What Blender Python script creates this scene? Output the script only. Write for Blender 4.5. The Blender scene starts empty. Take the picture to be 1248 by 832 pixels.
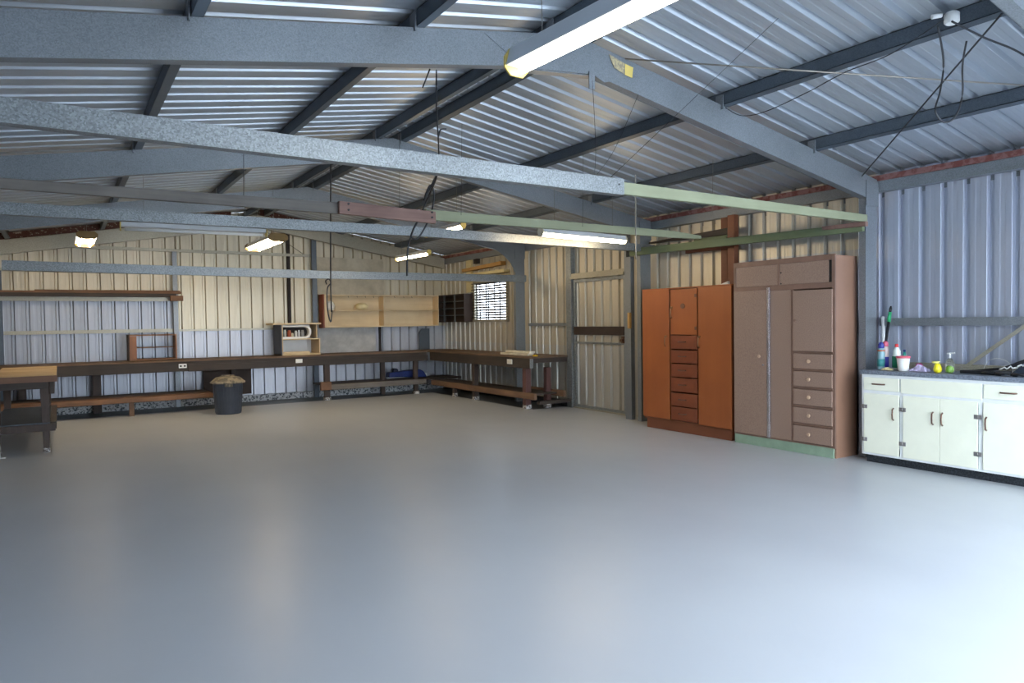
import bpy, bmesh, math, random
from mathutils import Vector, Matrix
random.seed(7)
scn = bpy.context.scene
COL = scn.collection

# ------------------------------------------------------------------ materials
def lin(c):
    return tuple(((v/255)/12.92 if v/255 <= .04045 else ((v/255+.055)/1.055)**2.4) for v in c) + (1,)

def mat_base(name, rough=.5, metal=0.0):
    m = bpy.data.materials.new(name); m.use_nodes = True
    nt = m.node_tree; b = nt.nodes['Principled BSDF']
    b.inputs['Roughness'].default_value = rough; b.inputs['Metallic'].default_value = metal
    return m, nt, b

def coords(nt, scale=(1, 1, 1), rot=(0, 0, 0)):
    tc = nt.nodes.new('ShaderNodeTexCoord'); mp = nt.nodes.new('ShaderNodeMapping')
    mp.inputs['Scale'].default_value = scale; mp.inputs['Rotation'].default_value = rot
    nt.links.new(tc.outputs['Object'], mp.inputs['Vector']); return mp.outputs['Vector']

def ramp(nt, fac, stops):
    r = nt.nodes.new('ShaderNodeValToRGB'); e = r.color_ramp.elements
    e[0].position, e[0].color = stops[0]; e[1].position, e[1].color = stops[-1]
    for p, c in stops[1:-1]:
        n = e.new(p); n.color = c
    nt.links.new(fac, r.inputs['Fac']); return r.outputs['Color']

def bump(nt, b, h, strength=.2, dist=.01):
    bp = nt.nodes.new('ShaderNodeBump'); bp.inputs['Strength'].default_value = strength; bp.inputs['Distance'].default_value = dist
    nt.links.new(h, bp.inputs['Height']); nt.links.new(bp.outputs['Normal'], b.inputs['Normal'])

def noise(nt, vec, scale, detail=5, rough=.55, dist=0):
    n = nt.nodes.new('ShaderNodeTexNoise'); n.inputs['Scale'].default_value = scale
    n.inputs['Detail'].default_value = detail; n.inputs['Roughness'].default_value = rough
    n.inputs['Distortion'].default_value = dist
    nt.links.new(vec, n.inputs['Vector']); return n.outputs['Fac']

def mix(nt, fac, a, b, mode='MIX'):
    m = nt.nodes.new('ShaderNodeMix'); m.data_type = 'RGBA'; m.blend_type = mode
    for s, v in ((0, fac), (6, a), (7, b)):
        if hasattr(v, 'links') or hasattr(v, 'is_linked'): nt.links.new(v, m.inputs[s])
        else: m.inputs[s].default_value = v
    return m.outputs[2]

def plain(name, c, rough=.5, metal=0.0, var=.12, scale=6):
    m, nt, b = mat_base(name, rough, metal)
    n = noise(nt, coords(nt), scale)
    a = lin(c); d = tuple(v*(1-var) for v in a[:3])+(1,); l = tuple(min(1, v*(1+var)) for v in a[:3])+(1,)
    nt.links.new(ramp(nt, n, [(.35, d), (.65, l)]), b.inputs['Base Color']); return m

def galv(name, c, dark=.8, light=1.18, rough=.42, metal=.5, scale=170):
    """galvanised steel with a fine spangle"""
    m, nt, b = mat_base(name, rough, metal)
    v = coords(nt)
    vo = nt.nodes.new('ShaderNodeTexVoronoi'); vo.inputs['Scale'].default_value = scale; nt.links.new(v, vo.inputs['Vector'])
    bw = nt.nodes.new('ShaderNodeRGBToBW'); nt.links.new(vo.outputs['Color'], bw.inputs['Color'])
    a = lin(c)
    sp = ramp(nt, bw.outputs['Val'], [(.1, tuple(x*dark for x in a[:3])+(1,)), (.9, tuple(min(1, x*light) for x in a[:3])+(1,))])
    n = noise(nt, v, 1.3, 6)
    g = ramp(nt, n, [(.35, (.84, .84, .84, 1)), (.65, (1.0, 1.0, 1.0, 1))])
    nt.links.new(mix(nt, 1.0, sp, g, 'MULTIPLY'), b.inputs['Base Color'])
    nt.links.new(ramp(nt, bw.outputs['Val'], [(0, (rough-.08,)*3+(1,)), (1, (rough+.12,)*3+(1,))]), b.inputs['Roughness'])
    return m

def sheet_mat(name, top, low=None, split=None, rough=.46, metal=.6, streak_scale=(7, 7, .35), dirt=.14):
    """zinc sheeting, vertical weather streaks; an optional second tone below the split height"""
    m, nt, b = mat_base(name, rough, metal)
    v = coords(nt, streak_scale)
    n = noise(nt, v, 1.0, 6, .6)
    ca = ramp(nt, n, [(.3, tuple(x*(1-dirt) for x in lin(top)[:3])+(1,)), (.62, lin(top))])
    if low:
        cb = ramp(nt, n, [(.3, tuple(x*(1-dirt) for x in lin(low)[:3])+(1,)), (.62, lin(low))])
        tc = nt.nodes.new('ShaderNodeTexCoord'); sx = nt.nodes.new('ShaderNodeSeparateXYZ')
        nt.links.new(tc.outputs['Object'], sx.inputs[0])
        gt = nt.nodes.new('ShaderNodeMath'); gt.operation = 'GREATER_THAN'; gt.inputs[1].default_value = split
        nt.links.new(sx.outputs['Z'], gt.inputs[0])
        ca = mix(nt, gt.outputs[0], cb, ca)
    nt.links.new(ca, b.inputs['Base Color'])
    return m

def wood(name, c1, c2, axis='x', rough=.65, scale=1.0, bumpy=.15):
    m, nt, b = mat_base(name, rough)
    s = {'x': (1.2, 22, 22), 'y': (22, 1.2, 22), 'z': (22, 22, 1.2)}[axis]
    v = coords(nt, tuple(k*scale for k in s))
    n = noise(nt, v, 1.0, 7, .62, .4)
    n2 = noise(nt, coords(nt), 2.3, 5)
    c = mix(nt, .5, ramp(nt, n, [(.3, lin(c1)), (.7, lin(c2))]), ramp(nt, n2, [(.35, lin(c1)), (.7, lin(c2))]))
    nt.links.new(c, b.inputs['Base Color']); bump(nt, b, n, bumpy, .004)
    return m

def emit(name, c, s):
    m = bpy.data.materials.new(name); m.use_nodes = True; nt = m.node_tree; nt.nodes.clear()
    e = nt.nodes.new('ShaderNodeEmission'); e.inputs['Color'].default_value = c+(1,); e.inputs['Strength'].default_value = s
    o = nt.nodes.new('ShaderNodeOutputMaterial'); nt.links.new(e.outputs[0], o.inputs[0]); return m

def speckle(name, c1, c2, scale=30, rough=.7, lo=.45, hi=.55):
    m, nt, b = mat_base(name, rough)
    n = noise(nt, coords(nt), scale, 4, .6)
    nt.links.new(ramp(nt, n, [(lo, lin(c1)), (hi, lin(c2))]), b.inputs['Base Color']); return m

M = {}
M['roof'] = sheet_mat('roof_zinc', (196, 204, 212), rough=.44, metal=.68, streak_scale=(.3, 6, .3), dirt=.14)
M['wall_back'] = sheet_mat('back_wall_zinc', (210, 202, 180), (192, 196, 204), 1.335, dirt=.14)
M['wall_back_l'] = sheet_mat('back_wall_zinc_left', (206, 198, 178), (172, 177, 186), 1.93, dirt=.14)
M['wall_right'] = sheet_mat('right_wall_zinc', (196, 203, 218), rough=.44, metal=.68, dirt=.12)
M['wall_mid'] = sheet_mat('right_wall_warm_zinc', (206, 201, 186), (202, 201, 194), 1.0, dirt=.14)  # warmer tint than the front bay
M['wall_mid2'] = sheet_mat('right_wall_two_tone_zinc', (204, 202, 192), (190, 194, 200), 2.1, dirt=.14)  # warmer tone above the split height, cooler below
M['wall_left'] = sheet_mat('left_wall_zinc', (180, 188, 200))
M['steel'] = galv('galvanised_steel', (138, 144, 149))
M['steel_light'] = galv('galvanised_steel_light', (150, 156, 158), dark=.6, light=1.25, scale=120)
M['steel_dark'] = galv('purlin_steel', (94, 104, 114))
M['steel_aged'] = galv('aged_steel', (176, 172, 156))
M['rust'] = speckle('rusted_steel', (78, 46, 38), (150, 140, 128), 26, .85, .58, .64)
M['rust_red'] = speckle('red_rust', (104, 56, 50), (128, 92, 88), 14, .8)
M['green'] = wood('green_painted_timber', (128, 133, 106), (152, 156, 128), 'x', .7, .6)
M['green_y'] = wood('green_painted_rail', (94, 106, 78), (120, 132, 98), 'y', .7, .6)
M['grey_wood'] = wood('grey_weathered_timber', (86, 82, 78), (126, 120, 112), 'x')
M['pink_wood'] = wood('reddish_timber', (104, 76, 68), (150, 118, 106), 'x')
M['bench_wood'] = wood('dark_bench_timber', (42, 37, 34), (70, 60, 53), 'x')
M['bench_wood_y'] = wood('dark_bench_timber_side', (42, 37, 34), (72, 62, 54), 'y')
M['bench_top'] = wood('worn_bench_top', (78, 62, 50), (136, 108, 84), 'x')
M['bench_top_y'] = wood('worn_bench_top_side', (74, 60, 49), (128, 102, 78), 'y')
M['shelf_wood'] = wood('brown_shelf_board', (92, 66, 48), (142, 104, 74), 'x')
M['shelf_wood_y'] = wood('brown_shelf_board_side', (88, 66, 50), (134, 104, 80), 'y')
M['leg_wood'] = wood('dark_leg_timber', (50, 42, 40), (84, 70, 62), 'z')
M['red_leg'] = wood('reddish_leg_timber', (76, 48, 46), (104, 72, 68), 'z')
M['table_wood'] = wood('pale_table_top', (148, 120, 84), (204, 180, 140), 'x')
M['table_edge'] = wood('table_edge', (92, 66, 50), (124, 92, 72), 'x')
M['orange'] = wood('orange_varnished_wood', (140, 76, 38), (162, 92, 46), 'z', .38, .25, .02)
M['orange_dark'] = wood('orange_drawer_wood', (114, 58, 34), (134, 72, 44), 'y', .4, .25, .02)
M['plinth_wood'] = wood('red_brown_plinth', (104, 58, 36), (126, 74, 48), 'y', .55, .5)
M['brown'] = speckle('brown_textured_panel', (136, 112, 98), (160, 134, 118), 130, .55, .35, .65)
M['brown_frame'] = plain('brown_painted_frame', (128, 100, 86), .5)
M['brown_side'] = plain('brown_painted_side', (146, 112, 92), .42, var=.08, scale=2)
M['pale_green'] = plain('pale_green_plinth', (140, 164, 142), .6)
M['cream'] = plain('cream_door_paint', (244, 246, 226), .4, var=.02)
M['white'] = plain('white_paint', (236, 240, 240), .45, var=.03)
M['white_gloss'] = plain('white_enamel', (235, 236, 232), .3, var=.02)
M['worktop'] = speckle('grey_laminate', (104, 112, 124), (126, 134, 146), 60, .4)
M['kick'] = speckle('dark_kickboard', (26, 30, 36), (62, 68, 76), 60, .6, .45, .7)
M['ply'] = wood('pale_plywood', (206, 184, 144), (232, 214, 178), 'x', .6, .5, .04)
M['ply_z'] = wood('pale_plywood_side', (206, 182, 142), (228, 208, 172), 'z', .6, .5, .04)
M['redwood'] = wood('red_brown_side', (110, 52, 30), (140, 72, 44), 'z', .5, .6)
M['brown_box'] = wood('brown_box_timber', (112, 76, 54), (160, 112, 80), 'z', .55, .6)
M['fibro'] = speckle('stained_fibre_sheet', (176, 168, 148), (206, 198, 178), 4, .8, .35, .65)
M['fibro_grey'] = speckle('grey_fibre_sheet', (170, 172, 172), (196, 198, 196), 5, .8, .35, .65)
M['black'] = plain('black_plastic', (26, 28, 32), .45)
M['dark'] = plain('dark_recess', (42, 38, 38), .8)
M['darkbrown'] = plain('dark_brown_board', (64, 52, 46), .7)
M['bin'] = plain('charcoal_bin_plastic', (58, 66, 80), .5, var=.1)
M['lid'] = speckle('dusty_bin_lid', (92, 88, 78), (140, 130, 112), 12, .7)
M['blue'] = plain('dark_blue_plastic', (26, 48, 112), .45)
M['navy'] = plain('navy_plastic', (16, 26, 58), .45)
M['brass'] = plain('aged_brass', (150, 116, 84), .35, .7)
M['bronze'] = plain('bronze_handle', (112, 84, 72), .4, .6)
M['knobc'] = plain('pale_wood_knob', (190, 160, 134), .45)
M['foot'] = speckle('splashed_foot', (92, 84, 80), (206, 206, 204), 40, .7)
M['cap_dark'] = plain('heat_browned_cap', (128, 104, 58), .6)
M['cap_pale'] = plain('pale_lamp_cap', (222, 214, 190), .5)
M['hinge'] = plain('grey_hinge', (150, 146, 144), .4, .6)
M['chrome'] = plain('bright_trim', (205, 198, 200), .25, .8)
M['yellow_cap'] = plain('yellowed_plastic_cap', (214, 190, 104), .5)
M['lamp_white'] = plain('batten_white_enamel', (226, 230, 232), .35, var=.02)
M['wire'] = plain('dark_wire', (44, 46, 50), .6)
M['wire_grey'] = plain('grey_wire', (120, 118, 112), .5, .3)
M['rod'] = plain('brace_rod_zinc', (150, 144, 134), .4, .5)
M['white_pvc'] = plain('white_pipe', (226, 228, 226), .4)
M['louvre'] = plain('cream_louvre', (222, 218, 200), .5)
M['blade'] = plain('grey_louvre_blade', (92, 84, 78), .6)
M['cream_trim'] = wood('cream_window_trim', (206, 192, 140), (228, 216, 170), 'y', .6, .5, .03)
M['board_y'] = wood('honey_board', (168, 126, 70), (204, 164, 102), 'y', .6, .5)
M['daytube'] = None
WARM = (1.0, .77, .49)
M['tube'] = emit('lit_tube', WARM, 72)
M['tube_near'] = emit('lit_tube_near', (1.0, .90, .72), 30)

# floor : pale blue-grey paint, bare dark concrete strip under the benches
def floor_mat():
    m, nt, b = mat_base('painted_concrete_floor', .3); b.inputs['Specular IOR Level'].default_value = .35
    tc = nt.nodes.new('ShaderNodeTexCoord'); sx = nt.nodes.new('ShaderNodeSeparateXYZ'); nt.links.new(tc.outputs['Object'], sx.inputs[0])
    v = coords(nt)
    n = noise(nt, v, .7, 5, .5); n2 = noise(nt, coords(nt, (1, .25, 1), (0, 0, .5)), 3, 6, .6)
    paint = ramp(nt, n, [(.3, lin((182, 187, 193))), (.7, lin((190, 195, 200)))])
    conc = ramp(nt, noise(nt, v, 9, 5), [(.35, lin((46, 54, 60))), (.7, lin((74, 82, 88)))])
    ed = noise(nt, v, 2.0, 3)
    def gt(sock, val):
        q = nt.nodes.new('ShaderNodeMath'); q.operation = 'GREATER_THAN'; q.inputs[1].default_value = val
        nt.links.new(sock, q.inputs[0]); return q.outputs[0]
    def op(o, a, c):
        q = nt.nodes.new('ShaderNodeMath'); q.operation = o
        for i, s in enumerate((a, c)):
            if hasattr(s, 'is_linked'): nt.links.new(s, q.inputs[i])
            else: q.inputs[i].default_value = s
        return q.outputs[0]
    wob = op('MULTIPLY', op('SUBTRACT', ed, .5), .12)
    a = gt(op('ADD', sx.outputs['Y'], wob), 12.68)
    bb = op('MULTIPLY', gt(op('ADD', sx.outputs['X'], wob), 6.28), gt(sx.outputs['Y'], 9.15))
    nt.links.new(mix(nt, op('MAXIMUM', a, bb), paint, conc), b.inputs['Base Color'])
    nt.links.new(ramp(nt, n2, [(.2, (.31,)*3+(1,)), (.8, (.38,)*3+(1,))]), b.inputs['Roughness'])
    bump(nt, b, noise(nt, coords(nt, (1, .4, 1), (0, 0, .5)), .8, 2, .4), .06, .02)
    return m
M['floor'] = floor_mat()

# ------------------------------------------------------------------ mesh helpers
class MB:
    def __init__(s): s.bm = bmesh.new(); s.mats = []
    def mi(s, m):
        if m is None: return 0
        if m not in s.mats: s.mats.append(m)
        return s.mats.index(m)
    def face(s, pts, m=None):
        f = s.bm.faces.new([s.bm.verts.new(p) for p in pts]); f.material_index = s.mi(m); return f
    def hexa(s, p, m=None):
        v = [s.bm.verts.new(q) for q in p]; k = s.mi(m)
        for ids in ((0, 3, 2, 1), (4, 5, 6, 7), (0, 1, 5, 4), (1, 2, 6, 5), (2, 3, 7, 6), (3, 0, 4, 7)):
            f = s.bm.faces.new([v[i] for i in ids]); f.material_index = k
        return s
    def box(s, x0, x1, y0, y1, z0, z1, m=None):
        return s.hexa([(x0, y0, z0), (x1, y0, z0), (x1, y1, z0), (x0, y1, z0), (x0, y0, z1), (x1, y0, z1), (x1, y1, z1), (x0, y1, z1)], m)
    def bar(s, a, b, w, h, up=(0, 0, 1), m=None):
        """straight bar a->b, w across, h along the up direction"""
        a, b = Vector(a), Vector(b); d = (b-a).normalized(); u = Vector(up); r = d.cross(u).normalized(); u = r.cross(d).normalized()
        r *= w/2; u *= h/2
        return s.hexa([a-r-u, a+r-u, b+r-u, b-r-u, a-r+u, a+r+u, b+r+u, b-r+u], m)
    def prism(s, pts, off, m=None):
        """polygon pts extruded by off"""
        off = Vector(off); k = s.mi(m)
        A = [s.bm.verts.new(Vector(p)) for p in pts]; B = [s.bm.verts.new(Vector(p)+off) for p in pts]; n = len(A)
        f = s.bm.faces.new(A[::-1]); f.material_index = k
        f = s.bm.faces.new(B); f.material_index = k
        for i in range(n):
            f = s.bm.faces.new([A[i], A[(i+1) % n], B[(i+1) % n], B[i]]); f.material_index = k
        return s
    def tube(s, pts, r, m=None, n=8, caps=True, smooth=True):
        pts = [Vector(p) for p in pts]; k = s.mi(m); rings = []
        t0 = (pts[1]-pts[0]).normalized()
        ref = Vector((0, 0, 1)) if abs(t0.z) < .9 else Vector((1, 0, 0))
        for i, p in enumerate(pts):
            t = ((pts[min(i+1, len(pts)-1)]-pts[max(i-1, 0)])).normalized()
            a = t.cross(ref)
            if a.length < 1e-4: a = t.cross(Vector((0, 1, 0)))
            a.normalize(); b = t.cross(a).normalized(); ref = b.cross(t) * -1 if False else ref
            rr = r[i] if isinstance(r, (list, tuple)) else r
            rings.append([s.bm.verts.new(p+a*math.cos(2*math.pi*j/n)*rr+b*math.sin(2*math.pi*j/n)*rr) for j in range(n)])
        for i in range(len(rings)-1):
            for j in range(n):
                f = s.bm.faces.new([rings[i][j], rings[i][(j+1) % n], rings[i+1][(j+1) % n], rings[i+1][j]]); f.material_index = k; f.smooth = smooth
        if caps:
            for rg in (rings[0][::-1], rings[-1]):
                f = s.bm.faces.new(rg); f.material_index = k
        return s
    def lathe(s, c, prof, m=None, n=28, sy=1.0, smooth=True):
        k = s.mi(m); rings = []
        for r, z in prof:
            rings.append([s.bm.verts.new((c[0]+max(r, .0004)*math.cos(2*math.pi*j/n), c[1]+sy*max(r, .0004)*math.sin(2*math.pi*j/n), c[2]+z)) for j in range(n)])
        for i in range(len(rings)-1):
            for j in range(n):
                f = s.bm.faces.new([rings[i][j], rings[i][(j+1) % n], rings[i+1][(j+1) % n], rings[i+1][j]]); f.material_index = k; f.smooth = smooth
        f = s.bm.faces.new(rings[0][::-1]); f.material_index = k
        f = s.bm.faces.new(rings[-1]); f.material_index = k
        return s
    def build(s, name, m=None, parent=None, bevel=0):
        bmesh.ops.recalc_face_normals(s.bm, faces=s.bm.faces)
        me = bpy.data.meshes.new(name); s.bm.to_mesh(me); s.bm.free()
        if m is not None and not s.mats: me.materials.append(m)
        else:
            for q in s.mats: me.materials.append(q)
        o = bpy.data.objects.new(name, me); COL.objects.link(o)
        if parent is not None:
            o.parent = parent; o.location = -(root_pos(parent))
        if bevel:
            b = o.modifiers.new('Bevel', 'BEVEL'); b.width = bevel; b.segments = 2; b.limit_method = 'ANGLE'
        return o
def root_pos(o):
    p = Vector((0, 0, 0))
    # only the top-level Empty carries a location; parts are modelled in world coordinates
    while o is not None:
        p = p + Vector(o.location); o = o.parent
    return p
def tag(o, label, cat, group=None):
    o['label'] = label; o['category'] = cat
    if group: o['group'] = group
    return o
def thing(name, label, cat, loc, group=None):
    o = bpy.data.objects.new(name, None); COL.objects.link(o); o.location = loc; o.empty_display_size = .1
    return tag(o, label, cat, group)
def struct(o): o['kind'] = 'structure'; return o
def plabel(o, t): o['label'] = t; return o

# ------------------------------------------------------------------ dimensions (metres)
XL, XR, YB, YF = -.80, 7.00, 13.50, -.35
RX, RZ, RS = 3.10, 3.40, .17              # ridge x, rafter top at ridge, roof slope
def rz(x): return RZ-RS*abs(x-RX)          # rafter top
SHEET = .105                               # purlin depth above rafter top

# ------------------------------------------------------------------ profiled sheeting
PER = .197
PROF = [(0, 0), (.045, 0), (.052, .0015), (.088, .0015), (.095, 0), (.137, 0), (.150, .036), (.181, .036), (.195, .001)]
def sheeting(name, P, u, n, u0, u1, low, high, mat, phase=0, parent=None):
    """ribbed sheet. P(uu, t) gives the pan point at u and end t (0/1); n pushes a rib outward"""
    mb = MB(); n = Vector(n)
    us = []
    k = math.floor((u0-phase)/PER)-1
    while True:
        base = phase+k*PER
        if base > u1: break
        for a, d in PROF:
            if u0 < base+a < u1: us.append((base+a, d))
        k += 1
    us = [(u0, 0)]+us+[(u1, 0)]
    prev = None
    for uu, d in us:
        a = Vector(P(uu, low(uu)))+n*d; b = Vector(P(uu, high(uu)))+n*d
        va, vb = mb.bm.verts.new(a), mb.bm.verts.new(b)
        if prev: mb.bm.faces.new([prev[0], va, vb, prev[1]])
        prev = (va, vb)
    return mb.build(name, mat, parent)

roof_in = lambda x: rz(x)+SHEET
# floor
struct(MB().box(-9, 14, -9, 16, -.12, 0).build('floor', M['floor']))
# back wall : left and right runs of sheets, each in two tones
back = lambda uu, z: (uu, YB, z)
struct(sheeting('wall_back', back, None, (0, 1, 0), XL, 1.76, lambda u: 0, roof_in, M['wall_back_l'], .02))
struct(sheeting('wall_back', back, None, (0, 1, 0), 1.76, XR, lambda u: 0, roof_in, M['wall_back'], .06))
right = lambda uu, z: (XR, uu, z)
zt = roof_in(XR)
W0, W1, WZ0, WZ1 = 10.92, 12.18, 1.43, 2.20
D0, D1, DZ = 7.70, 8.95, 2.08
c = lambda v: (lambda u: v)
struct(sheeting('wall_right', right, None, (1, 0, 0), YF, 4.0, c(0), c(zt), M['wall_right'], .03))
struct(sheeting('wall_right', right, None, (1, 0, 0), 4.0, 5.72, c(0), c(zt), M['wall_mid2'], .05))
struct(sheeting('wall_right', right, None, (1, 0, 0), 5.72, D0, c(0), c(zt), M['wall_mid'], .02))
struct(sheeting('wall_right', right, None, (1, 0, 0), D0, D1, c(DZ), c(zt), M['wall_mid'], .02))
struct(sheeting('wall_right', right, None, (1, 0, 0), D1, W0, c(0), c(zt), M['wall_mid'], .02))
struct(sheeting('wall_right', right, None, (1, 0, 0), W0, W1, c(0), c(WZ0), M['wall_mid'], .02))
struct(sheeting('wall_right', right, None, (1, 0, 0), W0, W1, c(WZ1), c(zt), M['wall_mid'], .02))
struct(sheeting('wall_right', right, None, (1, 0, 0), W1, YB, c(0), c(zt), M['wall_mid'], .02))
left = lambda uu, z: (XL, uu, z)
struct(sheeting('wall_left', left, None, (-1, 0, 0), YF, YB, c(0), c(roof_in(XL)), M['wall_left'], .02))
front = lambda uu, z: (uu, YF, z)
struct(sheeting('wall_front_unseen', front, None, (0, -1, 0), XL, 1.5, c(0), roof_in, M['wall_left'], .02))  # unseen front wall, its solid part and opening shaped to steer the daylight
struct(sheeting('wall_front_unseen', front, None, (0, -1, 0), 1.5, XR, c(2.76), roof_in, M['wall_left'], .02))
# unseen gutter boxes outside the sheets, added to stop light leaking at the eaves
for q, (xa, xb) in enumerate(((XR+.035, XR+.20), (XL-.20, XL-.035))):
    g = MB(); g.box(xa, xb, YF, YB+.1, 2.60, 2.95); struct(g.build('trim_%d' % (6+q), M['steel']))
# ceiling = underside of the roof sheets
struct(sheeting('ceiling', lambda uu, x: (x, uu, roof_in(x)), None, (0, 0, 1), YF, YB+.1, c(XL-.1), c(RX), M['roof'], .04))
struct(sheeting('ceiling', lambda uu, x: (x, uu, roof_in(x)), None, (0, 0, 1), YF, YB+.1, c(RX), c(XR+.1), M['roof'], .04))
# ridge capping over the ribs
rcap = MB(); rcap.bar((RX-.09, YF, RZ+SHEET+.035), (RX-.09, YB+.1, RZ+SHEET+.035), .24, .004); rcap.bar((RX+.09, YF, RZ+SHEET+.035), (RX+.09, YB+.1, RZ+SHEET+.035), .24, .004)
struct(rcap.build('trim_1', M['steel_light']))
# low concrete kerbs at the foot of the walls, the back one speckled pale
M['kerb'] = speckle('speckled_kerb', (70, 78, 84), (200, 204, 206), 34, .8, .42, .5)
k = MB(); k.box(XL, 6.9, 13.40, 13.50, 0, .115); struct(k.build('baseboard_back', M['kerb']))
k = MB(); k.box(6.92, 7.0, 9.02, 13.40, 0, .10); struct(k.build('baseboard_right', M['kick']))

# ------------------------------------------------------------------ portal frames
def cface(mb, pts_top, pts_bot, y, t=.07, lip=.018, m=None):
    pass
def rafter(mb, xa, xb, y, m, d=.22, w=.07):
    """C-section rafter in the plane y, web facing the camera, flanges going back"""
    za, zb = rz(xa), rz(xb); th = .006
    web = [(xa, y, za-d), (xb, y, zb-d), (xb, y, zb), (xa, y, za)]
    mb.prism(web, (0, th, 0), m)
    mb.prism([(xa, y+th, za-d), (xb, y+th, zb-d), (xb, y+th, zb-d+th), (xa, y+th, za-d+th)], (0, w, 0), m)
    mb.prism([(xa, y+th, za-th), (xb, y+th, zb-th), (xb, y+th, zb), (xa, y+th, za)], (0, w, 0), m)
    mb.prism([(xa, y+w, za-d), (xb, y+w, zb-d), (xb, y+w, zb-d+.02), (xa, y+w, za-d+.02)], (0, th, 0), m)
def column(mb, x0, x1, y, z1, m, w=.07):
    th = .006
    mb.box(x0, x1, y, y+th, 0, z1, m); mb.box(x0, x0+th, y+th, y+w, 0, z1, m); mb.box(x1-th, x1, y+th, y+w, 0, z1, m)
    mb.box(x0+th, x0+.02, y+w-th, y+w, 0, z1, m)
frames = [(1.66, 'first steel portal frame, its grey rafter cutting the top right corner of the view', M['steel'], 3.5),
          (3.93, 'nearest full steel portal frame, its column standing between brown wardrobe and white cabinets', M['steel'], 3.2),
          (7.12, 'second steel portal frame, its column standing beside the orange wardrobe', M['steel'], 0),
          (10.24, 'third steel portal frame, its column rising through the side workbench', M['steel'], 0),
          (13.26, 'farthest pale steel portal frame against the back wall', M['steel_aged'], 0)]
for i, (y, lab, m, _) in enumerate(frames):
    t = thing('portal_frame', lab, 'steel frame', (6.8, y, 0), 'steel portal frames')
    zc = rz(6.7)-.01
    if i < 4:
        mb = MB(); column(mb, 6.70, 6.89, y, rz(6.89)-.002, m); o = mb.build('column', m, t)
    if i > 0:
        if i < 4:
            mb = MB(); column(mb, XL+.02, XL+.14, y, rz(XL+.14)-.06, m); mb.build('column', m, t)
        mb = MB(); rafter(mb, XL+.06, RX, y-.009, m); mb.build('rafter', m, t)
    mb = MB(); rafter(mb, RX, 6.89 if i < 4 else 6.88, y-.009, m); mb.build('rafter', m, t)
    if i in (1, 2, 3):
        # apex plate bolted across the two rafters, with a hanging lug
        b = MB()
        b.prism([(2.35, y-.015, rz(2.35)-.015), (RX, y-.015, RZ-.012), (3.85, y-.015, rz(3.85)-.015), (3.35, y-.015, rz(3.35)-.245), (3.25, y-.015, RZ-.25), (2.65, y-.015, rz(2.65)-.235)], (0, .005, 0))
        b.prism([(2.65, y-.016, rz(2.65)-.237), (3.25, y-.016, RZ-.255), (3.25, y-.016, RZ-.262), (2.65, y-.016, rz(2.65)-.245)], (0, .07, 0))
        b.build('apex_plate', m, t)
        b = MB(); b.box(3.20, 3.25, y-.03, y-.02, RZ-.36, RZ-.24); b.build('hanging_lug', m, t)
        # eave cleat
        b = MB(); b.box(6.68, 6.89, y-.02, y-.014, rz(6.7)-.3, rz(6.9)-.02); b.build('eave_plate', m, t)
        for z in (.26, .07):
            pass
    if i == 3:
        # curved haunch between rafter and column
        pts = [(6.70, y-.012, 2.22), (6.70, y-.012, rz(6.7)-.2), (5.2, y-.012, rz(5.2)-.2)]
        for q in range(1, 10):
            f = q/10; a = f*math.pi/2
            pts.append((5.2+1.5*math.sin(a)*.98, y-.012, (rz(5.2)-.21)-(rz(5.2)-.21-2.22)*(1-math.cos(a))))
        b = MB(); b.prism(pts, (0, .006, 0)); b.build('curved_bracket', m, t)

# maker's patch of bare and yellowed tape on the nearest rafter
b = MB(); yy = 3.93-.0125
def rp(x, dz): return (x, yy, rz(x)-dz)
yy = 3.911
b.prism([rp(3.545, .045), rp(3.625, .045), rp(3.615, .125), rp(3.545, .125)], (0, -.002, 0))
plabel(b.build('tape_patch', M['yellow_cap'], next(o for o in COL.objects if o.name == 'portal_frame.001')), 'yellow tape patch')
b = MB(); b.prism([rp(3.39, .03), rp(3.54, .045), rp(3.54, .125), rp(3.44, .11)], (0, -.002, 0))
plabel(b.build('worn_patch', speckle('worn_patch', (150, 140, 120), (186, 172, 130), 60), next(o for o in COL.objects if o.name == 'portal_frame.001')), 'speckled worn patch')

# rusty flats lying along the farthest rafter and rusty patches
for xa, xb, lab in ((XL+.06, .98, 'rust-streaked steel strip above farthest rafter, at the left wall'),
                    (1.55, 2.62, 'orange rusted strip above farthest rafter, left of the yellow bracket'),
                    (3.1, 4.0, 'short orange rusted strip above farthest rafter, right of the ridge')):
    b = MB(); y = 13.18
    b.prism([(xa, y, rz(xa)+.0), (xb, y, rz(xb)+.0), (xb, y, rz(xb)+.1), (xa, y, rz(xa)+.1)], (0, .04, 0))
    tag(b.build('rusted_strip', M['rust']), lab, 'steel strip')

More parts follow.
